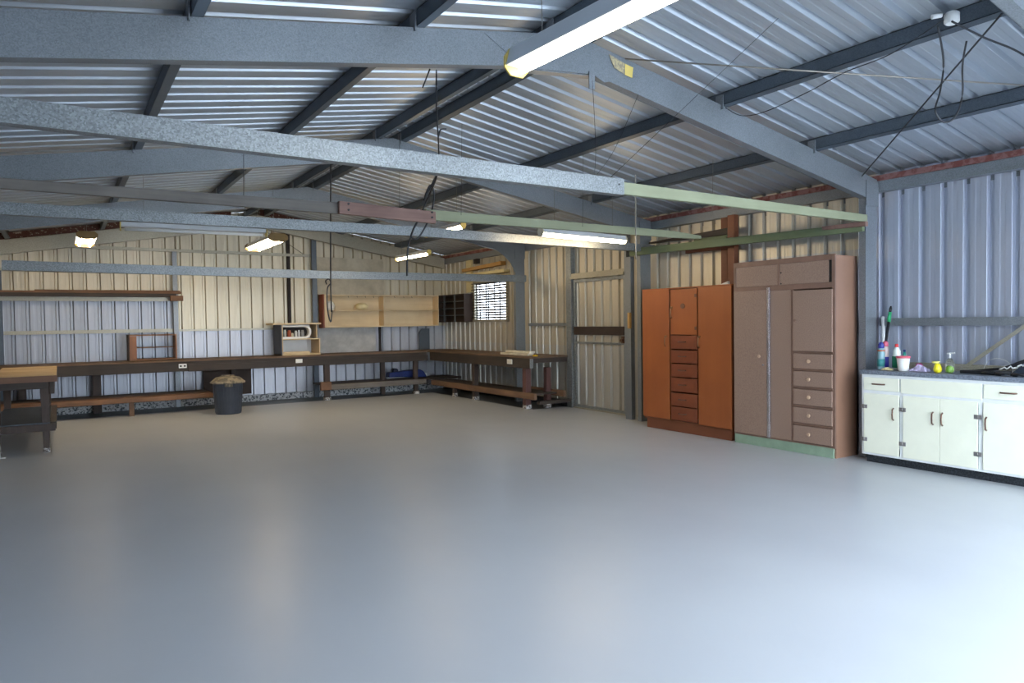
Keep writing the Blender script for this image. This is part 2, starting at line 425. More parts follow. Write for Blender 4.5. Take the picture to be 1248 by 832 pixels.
# purlins
def purlin(xc, lab, m=M['steel_dark'], y0=YF, w=.062):
    b = MB(); z = rz(xc)+.002; sgn = -1 if xc > RX else 1; s = RS*(1 if xc < RX else -1)
    x0, x1 = xc-w/2, xc+w/2
    def q(x, dz): return z+s*(x-xc)+dz
    y1 = YB-.02
    # Z-section : web + two flanges
    for (a, c_, d0, d1) in ((x0, x0+.004, 0, .1), (x0, x1, 0, .005), (x0, x1, .095, .1), (x1-.004, x1, 0, .018)):
        b.hexa([(a, y0, q(a, d0)), (c_, y0, q(c_, d0)), (c_, y1, q(c_, d0)), (a, y1, q(a, d0)), (a, y0, q(a, d1)), (c_, y0, q(c_, d1)), (c_, y1, q(c_, d1)), (a, y1, q(a, d1))])
    t = thing('roof_purlin', lab, 'purlin', (xc, 6, z), 'roof purlins')
    b.build('channel', m, t)
    for (y, *_) in frames[:4]:
        b = MB(); b.box(xc-.045, xc-.036, y-.03, y+.045, rz(xc)-.03, z+.085); b.build('cleat', M['steel'], t)
    return t
purlin(-.62, 'roof purlin low over the left wall')
purlin(.64, 'dark roof purlin midway down the left slope, first in from the left wall')
purlin(1.90, 'dark roof purlin high on the left slope, next to the ridge pair')
purlin(2.93, 'left one of the two dark purlins close together at the ridge')
purlin(3.22, 'right one of the two dark purlins close together at the ridge, beside the big lamp')
purlin(4.64, 'dark roof purlin high on the right slope, carrying the white junction box')
purlin(5.88, 'dark roof purlin low on the right slope, between junction box and right wall')
# eave purlin with red primed edge
t = thing('eave_purlin', 'grey eave beam along the top of the right wall with a red rusted upper edge', 'beam', (6.92, 6, 2.65))
b = MB(); b.box(6.90, 6.904, YF, YB, 2.64, 2.745); b.box(6.904, 6.99, YF, YB, 2.64, 2.645); b.box(6.904, 6.99, YF, YB, 2.74, 2.745); b.box(6.895, 6.90, YF, YB, 2.64, 2.658)
b.build('channel', M['steel'], t)
b = MB(); b.box(6.885, 6.99, YF, YB, 2.746, 2.80); plabel(b.build('red_edge', M['rust_red'], t), 'dull red rusted upper edge')

# light showing between ribs at the ridge : painted as a row of pale tabs
b = MB()
yy = 1.0
while yy < 13:
    b.box(3.00, 3.14, yy, yy+.13, RZ+.085, RZ+.10); yy += .19
tag(b.build('ridge_light_tabs', M['lamp_white']), 'pale scalloped tabs painted as light leaking between the two ridge purlins', 'roof strip')

# ------------------------------------------------------------------ tie beams across the shed
def cbeam(pts, y, h, d=.075, m=M['steel_light'], name='beam', parent=None):
    b = MB()
    for (xa, za), (xc, zc) in zip(pts[:-1], pts[1:]):
        hh = h/2
        b.prism([(xa, y, za-hh+.008), (xc, y, zc-hh+.008), (xc, y, zc+hh-.008), (xa, y, za+hh-.008)], (0, .004, 0))
        b.prism([(xa, y+.004, za-hh), (xc, y+.004, zc-hh), (xc, y+.004, zc-hh+.008), (xa, y+.004, za-hh+.008)], (0, d, 0))
        b.prism([(xa, y+.004, za+hh-.008), (xc, y+.004, zc+hh-.008), (xc, y+.004, zc+hh), (xa, y+.004, za+hh)], (0, d, 0))
        b.prism([(xa, y+d-.002, za-hh), (xc, y+d-.002, zc-hh), (xc, y+d-.002, zc-hh+.022), (xa, y+d-.002, za-hh+.022)], (0, .004, 0))
    return b.build(name, m, parent)
YA = 3.90
t = thing('tie_beam', 'nearest tie beam, galvanised channel spliced to green timber, sagging below first full rafter', 'tie beam', (3, YA, 2.33), 'tie beams across the shed')
cbeam([(XL+.26, 2.38), (3.50, 2.372)], YA-.02, .115, name='steel_channel', parent=t)
b = MB(); b.prism([(3.42, YA+.005, 2.325), (6.69, YA+.005, 2.325), (6.69, YA+.005, 2.398), (3.42, YA+.005, 2.415)], (0, .045, 0)); plabel(b.build('timber', M['green'], t, .004), 'pale green painted timber')
b = MB(); b.tube([(3.45, YA-.024, 2.385), (3.45, YA-.012, 2.385)], .007); b.build('bolt', M['wire'], t)
YB5 = 5.78
t = thing('tie_beam', 'timber tie beam in three lengths, weathered grey, then reddish, then pale green', 'tie beam', (3, YB5, 2.3), 'tie beams across the shed')
b = MB(); b.prism([(XL+.02, YB5, 2.335), (2.1, YB5, 2.330), (2.1, YB5, 2.425), (XL+.02, YB5, 2.40)], (0, .045, 0)); plabel(b.build('grey_timber', M['grey_wood'], t, .004), 'weathered grey timber')
b = MB(); b.prism([(2.0, YB5-.047, 2.325), (2.9, YB5-.047, 2.298), (2.9, YB5-.047, 2.405), (2.0, YB5-.047, 2.43)], (0, .045, 0)); plabel(b.build('red_timber', M['pink_wood'], t, .004), 'dark reddish timber')
b = MB(); b.prism([(2.82, YB5, 2.335), (5.95, YB5, 2.338), (6.42, YB5, 2.345), (6.42, YB5, 2.385), (5.95, YB5, 2.415), (2.82, YB5, 2.428)], (0, .045, 0)); plabel(b.build('green_timber', M['green'], t, .004), 'pale green painted timber')
b = MB(); 
for x_, z_ in ((2.08, 2.36), (2.08, 2.41), (2.86, 2.35), (2.86, 2.395)): b.tube([(x_, YB5-.055, z_), (x_, YB5-.04, z_)], .009)
b.build('bolt', M['wire'], t)
YC = 7.02
t = thing('tie_beam', 'galvanised tie beam meeting the column beside the orange wardrobe', 'tie beam', (3, YC, 2.38), 'tie beams across the shed')
cbeam([(XL+.26, 2.375), (3.3, 2.40), (6.88, 2.37)], YC, .1, name='steel_channel', parent=t)
YD = 10.14
t = thing('tie_beam', 'lowest galvanised tie beam, farthest back, ending at the column by the slatted window', 'tie beam', (3, YD, 2.14), 'tie beams across the shed')
cbeam([(XL+.26, 2.145), (3.4, 2.125), (6.86, 2.145)], YD, .115, name='steel_channel', parent=t)

# green rail between the columns at the right
t = thing('timber_rail', 'green painted timber rail running column to column above the wardrobes', 'timber rail', (6.6, 5.6, 2.3))
b = MB(); b.prism([(6.62, 7.25, 2.277), (6.62, 3.92, 2.235), (6.62, 3.92, 2.315), (6.62, 7.25, 2.377)], (.045, 0, 0)); b.build('rail', M['green_y'], t, .003)
b = MB(); b.prism([(6.575, 3.86, 2.275), (6.575, 4.32, 2.29), (6.575, 4.32, 2.325), (6.575, 3.86, 2.32)], (.045, 0, 0)); plabel(b.build('packing_block', M['pink_wood'], t, .003), 'bare reddish timber block')

# timber posts and rails on the right wall above the wardrobes
b = MB(); b.box(6.80, 6.88, 5.615, 5.715, 0, 2.64); tag(b.build('timber_post', M['plinth_wood'], None, .003), 'tall reddish timber post rising between orange and brown wardrobes', 'timber post')
b = MB(); b.box(6.90, 6.97, 5.80, 5.90, 0, 2.64); tag(b.build('timber_post', M['plinth_wood'], None, .003), 'reddish timber post against wall behind the orange wardrobe', 'timber post')
b = MB(); b.box(6.86, 6.90, 5.70, 6.45, 2.25, 2.31); tag(b.build('timber_rail', M['plinth_wood'], None, .003), 'short red-brown timber rail on wall above the orange wardrobe', 'timber rail')
b = MB(); b.box(6.80, 6.86, 5.73, 6.25, 2.345, 2.41); tag(b.build('timber_rail', M['green_y'], None, .003), 'short mossy green timber offcut above the orange wardrobe', 'timber rail')
b = MB(); b.prism([(6.84, 7.1, 2.44), (6.84, 5.73, 2.42), (6.84, 5.73, 2.50), (6.84, 7.1, 2.46)], (.05, 0, 0)); tag(b.build('timber_rail', M['bench_wood_y'], None, .003), 'dark tapering board on wall above the orange wardrobe', 'timber rail')

# ------------------------------------------------------------------ wall girts and studs
def girt(box, lab, m=M['steel'], cat='wall rail'):
    x0, x1, y0, y1, z0, z1 = box
    b = MB()
    if x1-x0 > y1-y0:   # runs in x, opens upward
        b.box(x0, x1, y0, y0+.004, z0, z1); b.box(x0, x1, y0+.004, y1, z0, z0+.005); b.box(x0, x1, y0+.004, y1, z1-.005, z1)
    else:
        b.box(x0, x0+.004, y0, y1, z0, z1); b.box(x0+.004, x1, y0, y1, z0, z0+.005); b.box(x0+.004, x1, y0, y1, z1-.005, z1)
    return tag(b.build('wall_girt', m), lab, cat, 'steel wall girts')
girt((6.93, 6.995, YF, 3.92, 1.305, 1.38), 'grey steel wall rail above the white cabinets')
girt((6.93, 6.995, 9.10, 10.2, 1.32, 1.365), 'short steel wall rail between door and third column')
girt((XL, 1.68, 13.43, 13.495, 1.30, 1.36), 'grey-green steel wall rail behind the open brown box shelf', M['steel_aged'])
girt((1.76, 4.10, 13.43, 13.495, 1.31, 1.345), 'thin steel wall rail on back wall left of the cream box', M['steel_aged'])
girt((XL, 4.15, 13.42, 13.46, 2.69, 2.74), 'upper steel wall rail of the back gable', M['steel_aged'])
girt((XL, 4.15, 13.43, 13.495, 2.30, 2.345), 'middle steel wall rail of the back gable, behind the lowest tie beam', M['steel_aged'])
def stud(x0, x1, z0, z1, lab, m, y0=13.36, y1=13.42, cat='wall post'):
    b = MB(); b.box(x0, x1, y0, y0+.005, z0, z1); b.box(x0, x0+.005, y0+.005, y1, z0, z1); b.box(x1-.005, x1, y0+.005, y1, z0, z1)
    return tag(b.build('wall_post', m), lab, cat)
stud(1.675, 1.75, 0.0, 2.69, 'narrow steel wall post on back wall beside the open brown box shelf', M['steel'])
stud(3.655, 3.71, 1.35, 3.30, 'dark upright strip on back wall above the cream box', M['dark'], 13.44, 13.49)
stud(4.10, 4.19, 0.0, 3.21, 'dark steel post on back wall left of the long pale cabinet', M['steel_dark'])
stud(5.47, 5.51, .83, 1.33, 'dark upright strip on back wall under the long pale cabinet', M['dark'], 13.44, 13.49)
stud(XL+.01, XL+.08, 0, 2.3, 'dark steel post at the far left corner', M['steel_dark'], 13.38, 13.44)

# brace flat behind the cabinets, right wall
b = MB(); b.bar((6.925, 3.16, .90), (6.925, 2.1, 1.74), .032, .006, (1, 0, 0)); 
tag(b.build('diagonal_brace', M['steel_aged']), 'flat grey diagonal brace rising right on the wall behind the white cabinets', 'brace')
b = MB(); b.box(6.90, 6.995, 1.2, 3.62, .89, .935); b.box(6.93, 6.995, 1.2, 3.62, .935, .95)
tag(b.build('wall_ledge', M['steel_aged']), 'low grey ledge along wall at the back of the worktop', 'ledge')
b = MB(); b.tube([(6.93, 3.87, .9), (6.93, 3.89, 1.40)], .016, n=10); tag(b.build('clear_tube', M['white_pvc']), 'pale upright pipe on wall in the corner by the column', 'pipe')

# ------------------------------------------------------------------ boards on the back wall
b = MB(); b.box(4.20, 5.59, 13.44, 13.465, 2.40, 2.70)
tag(b.build('wall_board', M['fibro'], None, .003), 'stained cream board high on back wall above the lowest tie beam', 'board')
b = MB(); b.box(4.20, 5.59, 13.44, 13.465, 1.96, 2.335)
tag(b.build('wall_board', M['fibro'], None, .003), 'stained cream board on back wall just above the long pale cabinet', 'board')
b = MB(); b.box(4.35, 5.59, 13.42, 13.50, 2.375, 2.40)
tag(b.build('timber_batten', M['redwood']), 'thin red batten under the high cream board', 'batten')
b = MB(); b.box(4.22, 5.39, 13.44, 13.465, .83, 1.33)
tag(b.build('wall_board', M['fibro_grey'], None, .003), 'pale grey board on back wall between long cabinet and bench', 'board')
b = MB(); b.box(6.34, 6.58, 13.40, 13.44, .84, 1.2); b.prism([(6.34, 13.40, 1.2), (6.58, 13.40, 1.2), (6.58, 13.40, 1.28), (6.42, 13.40, 1.28)], (0, .04, 0))
tag(b.build('wall_board', M['steel_dark'], None, .003), 'small dark green-grey board standing on the bench in the far corner', 'board')
b = MB(); b.box(6.62, 6.95, 13.38, 13.40, .84, 1.27); b.box(6.66, 6.91, 13.375, 13.38, .84, 1.23)
b.bm.free(); 
b = MB(); b.box(2.13, 2.94, 13.38, 13.41, .15, .68)
tag(b.build('backing_panel', M['darkbrown']), 'dark brown panel under the bench behind the charcoal bin', 'panel')

# ------------------------------------------------------------------ high wall shelf (left)
t = thing('wall_shelf', 'long rough timber shelf on the back wall at the left, with planks on it', 'shelf', (.5, 13.2, 1.9))
b = MB(); b.box(XL+.02, 1.78, 13.16, 13.38, 1.955, 1.985); b.build('board', M['shelf_wood'], t, .003)
b = MB(); b.box(XL+.02, 1.70, 13.17, 13.21, 1.895, 1.955); plabel(b.build('dark_rail', M['bench_wood'], t, .003), 'dark rail under the board')
b = MB(); b.box(XL+.02, 1.60, 13.30, 13.34, 1.83, 1.895); plabel(b.build('steel_rail', M['steel_aged'], t), 'pale steel rail')
b = MB(); b.box(1.60, 1.80, 13.10, 13.2, 1.83, 1.92); b.build('bracket_block', M['shelf_wood'], t, .004)
for (xa, xb, yy, zz, lab) in ((-.3, 1.5, 13.25, 1.985, 'thin honey plank lying on the high wall shelf, longer one'),
                              (.72, 1.76, 13.18, 1.985, 'reddish plank lying at the right end of the high wall shelf'),):
    b = MB(); b.box(xa, xb, yy-.03, yy+.04, zz, zz+.02); tag(b.build('plank', M['shelf_wood'], None, .002), lab, 'plank')

# ------------------------------------------------------------------ long pale cabinet
t = thing('wall_cabinet', 'long pale plywood open cabinet on back wall above the bench', 'cabinet', (5.45, 13.3, 1.33))
cy0, cy1 = 13.17, 13.43
b = MB(); b.box(4.27, 6.69, cy0, cy1, 1.945, 1.965); b.build('top_panel', M['ply'], t, .002)
b = MB(); b.box(4.27, 6.69, cy0, cy1, 1.33, 1.35); b.build('bottom_panel', M['ply'], t, .002)
b = MB(); b.box(4.27, 6.69, cy1-.012, cy1, 1.35, 1.945); b.build('back_panel', M['ply'], t)
b = MB(); b.box(4.235, 4.262, cy0, cy1, 1.325, 1.97); plabel(b.build('side_panel', M['redwood'], t, .002), 'red-brown side')
b = MB(); b.box(4.262, 4.32, cy0, cy0+.02, 1.35, 1.945); b.build('stile', M['ply_z'], t, .002)
b = MB(); b.box(6.67, 6.69, cy0, cy1-.012, 1.35, 1.945); b.build('side_panel', M['ply_z'], t, .002)
b = MB(); b.box(5.46, 5.48, cy0, cy1-.012, 1.35, 1.945); b.build('divider', M['ply_z'], t, .002)
for xa, xb in ((4.32, 5.46), (5.48, 6.67)):
    b = MB(); b.box(xa, xb, cy0+.015, cy1-.012, 1.652, 1.668); b.build('shelf', M['ply'], t, .002)
for i_, x_ in enumerate((4.75, 4.93, 5.10, 5.27, 5.72, 5.92, 6.1)):
    b = MB(); b.tube([(x_, 13.22, 1.945), (x_, 13.22, 1.925), (x_+.012, 13.22, 1.915)], .004, n=6); b.build('cup_hook', M['wire'], t)
b = MB(); b.lathe((4.40, 13.30, 1.669), [(.10, 0), (.105, .05), (.10, .10), (.075, .15), (.035, .175), (0, .18)], sy=.9); 
tag(b.build('upturned_bowl', M['white_gloss']), 'white upturned bowl on the pale cabinet shelf, left one', 'bowl')
b = MB(); b.lathe((5.05, 13.29, 1.669), [(.06, 0), (.115, .03), (.13, .065), (.12, .10), (.08, .13), (0, .14)], sy=.8)
tag(b.build('rounded_cushion', plain('cream_cloth', (222, 208, 160), .8)), 'cream flattened round bundle on the pale cabinet shelf, in the middle', 'bundle')

# cream open box on the bench
t = thing('box_shelf', 'cream open box shelf standing on the back bench, with a grey side', 'shelf', (3.75, 13.0, .84))
y0, y1 = 12.86, 13.38
b = MB(); b.box(3.355, 3.375, y0, y1, .84, 1.40); plabel(b.build('side_panel', plain('grey_box_side', (70, 78, 92), .6), t), 'dark grey side')
b = MB(); b.box(3.375, 3.39, y0-.002, y0+.02, .84, 1.40); b.build('stile', M['ply_z'], t)
b = MB(); b.box(4.05, 4.07, y0+.01, y1, .86, 1.14); b.build('side_panel', M['ply_z'], t)
b = MB(); b.box(4.03, 4.05, y0+.1, y1, 1.15, 1.40); b.build('side_panel', M['ply_z'], t)
b = MB(); b.box(3.355, 4.07, y0, y1, .84, .862); b.build('bottom_panel', M['ply'], t)
b = MB(); b.box(3.39, 4.07, y0, y1, 1.125, 1.142); b.build('shelf', M['ply'], t)
b = MB(); b.box(3.22, 4.09, y0-.01, y1, 1.40, 1.43); b.build('top_board', M['ply'], t, .003)
b = MB(); b.box(3.39, 4.05, y1-.012, y1, .862, 1.40); plabel(b.build('back_panel', M['white'], t), 'white back')
b = MB(); b.box(3.42, 3.90, 12.95, 13.0, .863, .905); tag(b.build('offcut', M['ply'], None, .003), 'cream timber offcut in the lower bay of the cream box shelf', 'offcut')
# rounded-end tray with jars
t = thing('oval_tray', 'white rounded-end tray standing upright in the cream box shelf, holding small jars', 'tray', (3.62, 12.93, 1.143))
def stadium(x0, x1, z0, z1, r, n=8):
    pts = [(x0, z0)]
    for i in range(n+1):
        a = -math.pi/2+i*math.pi/2/n; pts.append((x1-r+r*math.cos(a), z0+r+r*math.sin(a)))
    for i in range(n+1):
        a = i*math.pi/2/n; pts.append((x1-r+r*math.cos(a), z1-r+r*math.sin(a)))
    pts.append((x0, z1)); return pts
o_ = stadium(3.40, 3.915, 1.143, 1.385, .11); i_ = stadium(3.40, 3.875, 1.178, 1.355, .08)
b = MB(); k_ = len(o_)
for a in range(k_-1):
    b.hexa([(o_[a][0], 12.90, o_[a][1]), (o_[a+1][0], 12.90, o_[a+1][1]), (i_[a+1][0], 12.90, i_[a+1][1]), (i_[a][0], 12.90, i_[a][1]),
            (o_[a][0], 13.02, o_[a][1]), (o_[a+1][0], 13.02, o_[a+1][1]), (i_[a+1][0], 13.02, i_[a+1][1]), (i_[a][0], 13.02, i_[a][1])])
b.build('rim', M['white_gloss'], t)
b = MB(); b.prism([(p[0], 13.02, p[1]) for p in o_], (0, .008, 0)); plabel(b.build('back', M['dark'], t), 'dark back')
for x_, c_, r_, h_, nm in ((3.45, (190, 200, 200), .028, .13, 'glass jar at the left end of the white tray'), (3.53, (170, 84, 56), .034, .12, 'orange-red jar in the white tray'),
                       (3.585, (214, 206, 180), .024, .07, 'short cream jar in the white tray'), (3.65, (226, 230, 232), .026, .11, 'white jar in the white tray'), (3.705, (216, 220, 228), .02, .12, 'slim white jar in the white tray'),
                       (3.77, (146, 148, 150), .03, .12, 'grey jar at the right end of the white tray')):
    b = MB(); b.lathe((x_, 12.955, 1.178), [(r_*.9, 0), (r_, .01), (r_, h_*.7), (r_*.75, h_*.85), (r_*.75, h_)], n=14)
    tag(b.build('jar', plain('jar_'+nm.split()[0], c_, .3)), nm, 'jar', 'jars in the white tray')

# brown open box on the bench
t = thing('box_shelf', 'open brown timber box shelf with no back standing on the bench at the left', 'shelf', (1.3, 13.0, .85))
y0, y1 = 12.98, 13.3
b = MB(); b.box(.945, .965, y0, y1, .845, 1.27); plabel(b.build('side_panel', M['darkbrown'], t), 'dark outer side')
b = MB(); b.box(.965, 1.065, y0, y0+.02, .87, 1.245); b.build('stile', M['brown_box'], t)
b = MB(); b.box(1.645, 1.665, y0, y1, .845, 1.27); b.build('side_panel', M['brown_box'], t)
b = MB(); b.box(.965, 1.645, y0, y1, 1.248, 1.27); b.build('top_panel', M['shelf_wood'], t)
b = MB(); b.box(.965, 1.645, y0, y1, .845, .868); b.build('bottom_panel', M['shelf_wood'], t)
b = MB(); b.box(1.06, 1.645, y1-.18, y1-.02, 1.045, 1.062); b.build('shelf', M['shelf_wood'], t)

# ------------------------------------------------------------------ workbenches
t = thing('workbench', 'long dark timber workbench along the back wall with a lower shelf', 'workbench', (3, 13, 0))
b = MB(); b.box(XL+.02, 6.95, 12.64, 13.38, .815, .84); b.build('bench_top', M['bench_top'], t, .004)
b = MB(); b.box(XL+.02, 6.15, 12.655, 12.70, .655, .814); b.build('front_rail', M['bench_wood'], t, .004)
b = MB(); b.box(1.78, 6.15, 12.625, 12.654, .65, .765); b.build('front_strip', M['bench_wood'], t, .004)
for x_, yy, w_, z0_, red in ((.50, 13.30, .12, .0, 0), (2.62, 13.28, .1, 0, 0), (4.13, 12.72, .1, 0, 0), (5.33, 12.98, .08, 0, 1), (5.92, 12.72, .08, 0, 0), (XL+.3, 13.28, .1, 0, 0)):
    b = MB(); b.box(x_-w_/2, x_+w_/2, yy-.04, yy+.04, z0_, .65); b.build('leg', M['leg_wood'], t, .003)
# lower shelf left
b = MB(); b.box(XL+.02, 2.12, 12.42, 12.72, .215, .29); plabel(b.build('lower_shelf', M['shelf_wood'], t, .004), 'brown low shelf beam at the left')
b = MB(); b.box(XL+.02, 2.12, 12.72, 13.25, .25, .29); b.build('lower_shelf', M['bench_wood'], t, .004)
b = MB(); b.box(.895, .965, 12.46, 12.53, 0, .214); plabel(b.build('short_leg', M['shelf_wood_y'], t, .003), 'short brown leg')
# lower shelf right part
b = MB(); b.box(4.05, 6.1, 12.60, 12.67, .19, .29); plabel(b.build('lower_shelf', M['grey_wood'], t, .004), 'grey weathered low shelf beam')
b = MB(); b.box(4.05, 6.93, 12.67, 13.30, .265, .29); b.build('lower_shelf', M['bench_wood'], t, .004)
b = MB(); b.box(3.93, 4.12, 12.42, 12.50, .21, .36); plabel(b.build('end_block', M['shelf_wood'], t, .004), 'pale sawn block')
for x_, yy in ((4.13, 12.72), (5.92, 12.72)):
    b = MB(); b.box(x_-.055, x_+.055, yy-.055, yy+.055, 0, .05); plabel(b.build('foot', M['foot'], t, .003), 'paint-splashed white foot')

t = thing('workbench', 'dark timber workbench along the right wall between the far corner and the door', 'workbench', (6.5, 11, 0))
b = MB(); b.box(6.17, 6.68, 9.06, 12.60, .816, .841); b.box(6.68, 6.95, 9.06, 10.20, .816, .841); b.box(6.68, 6.95, 10.34, 12.60, .816, .841); b.build('bench_top', M['bench_top_y'], t, .004)
b = MB(); b.box(6.19, 6.235, 9.08, 12.62, .655, .815); b.build('front_rail', M['bench_wood_y'], t, .004)
b = MB(); b.box(6.24, 6.93, 9.07, 9.115, .74, .815); b.build('end_rail', M['bench_wood'], t, .004)
b = MB(); b.box(6.18, 6.24, 9.06, 9.079, .66, .81); plabel(b.build('end_plate', M['steel_light'], t), 'worn pale metal end plate')
for x_, yy, m_, w_ in ((6.30, 9.34, 'red_leg', .1), (6.62, 9.22, 'red_leg', .09), (6.30, 11.00, 'leg_wood', .09), (6.28, 11.75, 'leg_wood', .07)):
    top = .655 if yy != 11.75 else .2
    b = MB(); b.box(x_-w_/2, x_+w_/2, yy-w_/2, yy+w_/2, .06, top if x_ > 6.5 or yy == 11.75 else .74); b.build('leg', M[m_], t, .004)
    b = MB(); b.box(x_-w_/2-.003, x_+w_/2+.003, yy-w_/2-.003, yy+w_/2+.003, 0, .06); plabel(b.build('foot', M['foot'], t, .003), 'paint-splashed white foot')
b = MB(); b.box(6.19, 6.245, 8.98, 12.58, .17, .265); plabel(b.build('low_rail', M['shelf_wood_y'], t, .004), 'pale brown low front rail')
b = MB(); b.box(6.25, 6.66, 9.02, 12.58, .24, .265); b.build('lower_shelf', M['bench_wood_y'], t, .004)
b = MB(); b.box(6.67, 6.72, 8.86, 9.9, .20, .30); plabel(b.build('rear_low_rail', M['shelf_wood_y'], t, .004), 'brown rear low rail')
b = MB(); b.box(6.30, 6.93, 8.98, 9.06, .09, .14); b.build('floor_rail', M['bench_wood'], t, .003)

# sockets on the fascia
for (x, y, z, ax, lab, two) in ((1.70, 12.654, .745, 0, 'white double power socket on the bench front below the brown box shelf', 1),
                           (3.60, 12.624, .748, 0, 'white power socket plate on the bench front below the cream box shelf', 0),
                           (6.189, 9.66, .745, 1, 'white power socket plate on the front of the side workbench', 1)):
    t = thing('power_socket', lab, 'socket', (x, y, z))
    b = MB()
    if ax == 0: b.box(x-.06, x+.06, y-.012, y, z-.035, z+.035)
    else: b.box(x-.012, x, y-.075, y+.075, z-.04, z+.04)
    b.build('plate', M['white_gloss'], t, .004)
    if two:
        for d in (-.03, .03):
            b = MB()
            if ax == 0: b.box(x+d-.014, x+d+.014, y-.016, y-.012, z-.014, z+.012)
            else: b.box(x-.016, x-.012, y+d-.014, y+d+.014, z-.016, z+.012)
            b.build('outlet', M['dark' if ax == 0 else 'louvre'], t)

# slats stack on side bench
for i, (y0_, y1_, x0_, dz) in enumerate(((9.33, 10.19, 6.34, 0), (9.50, 10.19, 6.47, 0), (9.36, 10.12, 6.40, .036))):
    b = MB(); b.bar((x0_+.05, y1_, .86+dz), (x0_+.03, y0_, .86+dz), .11, .034)
    tag(b.build('slat_bundle', M['louvre'], None, .004), ('long cream slat bundle at the front edge of the side bench', 'cream slat bundle lying behind the front one on the side bench', 'cream slat bundle resting on top of the other two on the side bench')[i], 'slats', 'cream slats on the side bench')
b = MB(); b.box(6.30, 6.36, 9.10, 9.17, .842, .865); tag(b.build('sponge', plain('yellow_sponge', (214, 176, 40), .8), None, .006), 'small yellow block at the near end of the side bench', 'sponge')

# blue bag on lower shelf
t = thing('folded_cover', 'dark blue padded cover folded on the low shelf in the far corner', 'cover', (5.9, 13.05, .29))
b = MB(); b.prism([(5.46, 12.96, .33), (6.3, 12.96, .295), (6.22, 12.96, .42), (6.15, 12.96, .455), (6.02, 12.96, .455), (5.6, 12.96, .425), (5.48, 12.96, .42)], (0, .2, 0)); b.build('cover', M['blue'], t, .02)
b = MB(); b.tube([(5.62, 12.98, .45), (5.62, 13.14, .45)], .05, n=14); plabel(b.build('rolled_end', M['navy'], t), 'round navy roll')
b = MB(); b.box(5.5, 6.4, 13.18, 13.20, .292, .36); tag(b.build('foam_strip', M['white'], None), 'white strip lying behind the blue cover', 'strip')

# ------------------------------------------------------------------ bench at left wall
t = thing('work_table', 'heavy timber work table with pale top at the left edge, on the left wall', 'table', (-.4, 9.5, 0))
b = MB(); b.box(-.65, -.035, 9.40, 11.65, .835, .872); b.build('table_top', M['table_wood'], t, .004)
b = MB(); b.box(-.65, -.03, 9.375, 9.40, .80, .868); plabel(b.build('front_edge', M['table_edge'], t, .003), 'brown front edge')
b = MB(); b.box(-.10, -.06, 9.45, 11.6, .66, .834); b.build('side_rail', M['bench_wood_y'], t, .003)
b = MB(); b.box(-.64, -.12, 9.46, 9.50, .72, .834); b.build('front_rail', M['bench_wood'], t, .003)
for x_, yy in ((-.15, 9.53), (-.15, 11.5), (-.60, 9.53), (-.60, 11.5)):
    b = MB(); w_ = .045
    b.hexa([(x_-.03, yy-.04, .05), (x_+.03, yy-.04, .05), (x_+.03, yy+.04, .05), (x_-.03, yy+.04, .05), (x_-w_, yy-.045, .66), (x_+.04, yy-.045, .66), (x_+.04, yy+.045, .66), (x_-w_, yy+.045, .66)])
    b.box(x_-w_, x_+.04, yy-.045, yy+.045, .66, .834)
    b.build('leg', M['leg_wood'], t, .003)
    b = MB(); b.box(x_-.035, x_+.035, yy-.045, yy+.045, 0, .05); plabel(b.build('foot', M['foot'], t, .003), 'paint-splashed white foot')
b = MB(); b.box(-.64, -.06, 9.42, 9.47, .245, .325); b.build('low_rail', M['leg_wood'], t, .004)
b = MB(); b.box(-.11, -.05, 9.475, 11.5, .26, .34); b.build('low_side_rail', M['bench_wood_y'], t, .004)
b = MB(); b.box(-.64, -.11, 9.48, 11.5, .31, .335); b.build('low_shelf', M['steel_dark'], t, .003)
b = MB(); b.tube([(-.585, 9.36, 0), (-.585, 9.36, .66)], .02, n=12); b.box(-.66, -.52, 9.32, 9.40, 0, .008); tag(b.build('white_pipe', M['white_pvc']), 'white upright pipe before the work table at the left edge', 'pipe')

# ------------------------------------------------------------------ bin
t = thing('rubbish_bin', 'round charcoal plastic rubbish bin with a dusty grey lid before the back bench', 'bin', (2.24, 11.84, 0))
b = MB(); n_ = 48
prof = [(.185, 0), (.192, .012), (.222, .49), (.235, .50), (.235, .52)]
b.lathe((2.24, 11.84, 0), prof, n=48)
for v in b.bm.verts:
    if .02 < v.co.z < .48:
        pass
b.build('body', M['bin'], t)
b = MB()
for j in range(24):
    a = 2*math.pi*j/24
    b.bar((2.24+.189*math.cos(a), 11.84+.189*math.sin(a), .02), (2.24+.219*math.cos(a), 11.84+.219*math.sin(a), .46), .012, .012, (math.cos(a), math.sin(a), 0))
b.build('ribs', M['bin'], t)
b = MB(); b.lathe((2.24, 11.84, .52), [(.25, -.035), (.262, -.03), (.262, -.01), (.235, .01), (.19, .05), (.18, .058), (.10, .075), (0, .082)], n=40); b.build('lid', M['lid'], t)
b = MB(); b.bar((2.14, 11.84, .605), (2.34, 11.84, .605), .03, .02); b.build('lid_handle', M['lid'], t, .006)
b = MB(); b.box(2.15, 2.27, 11.60, 11.63, .44, .485); b.build('side_handle', M['lid'], t, .008)

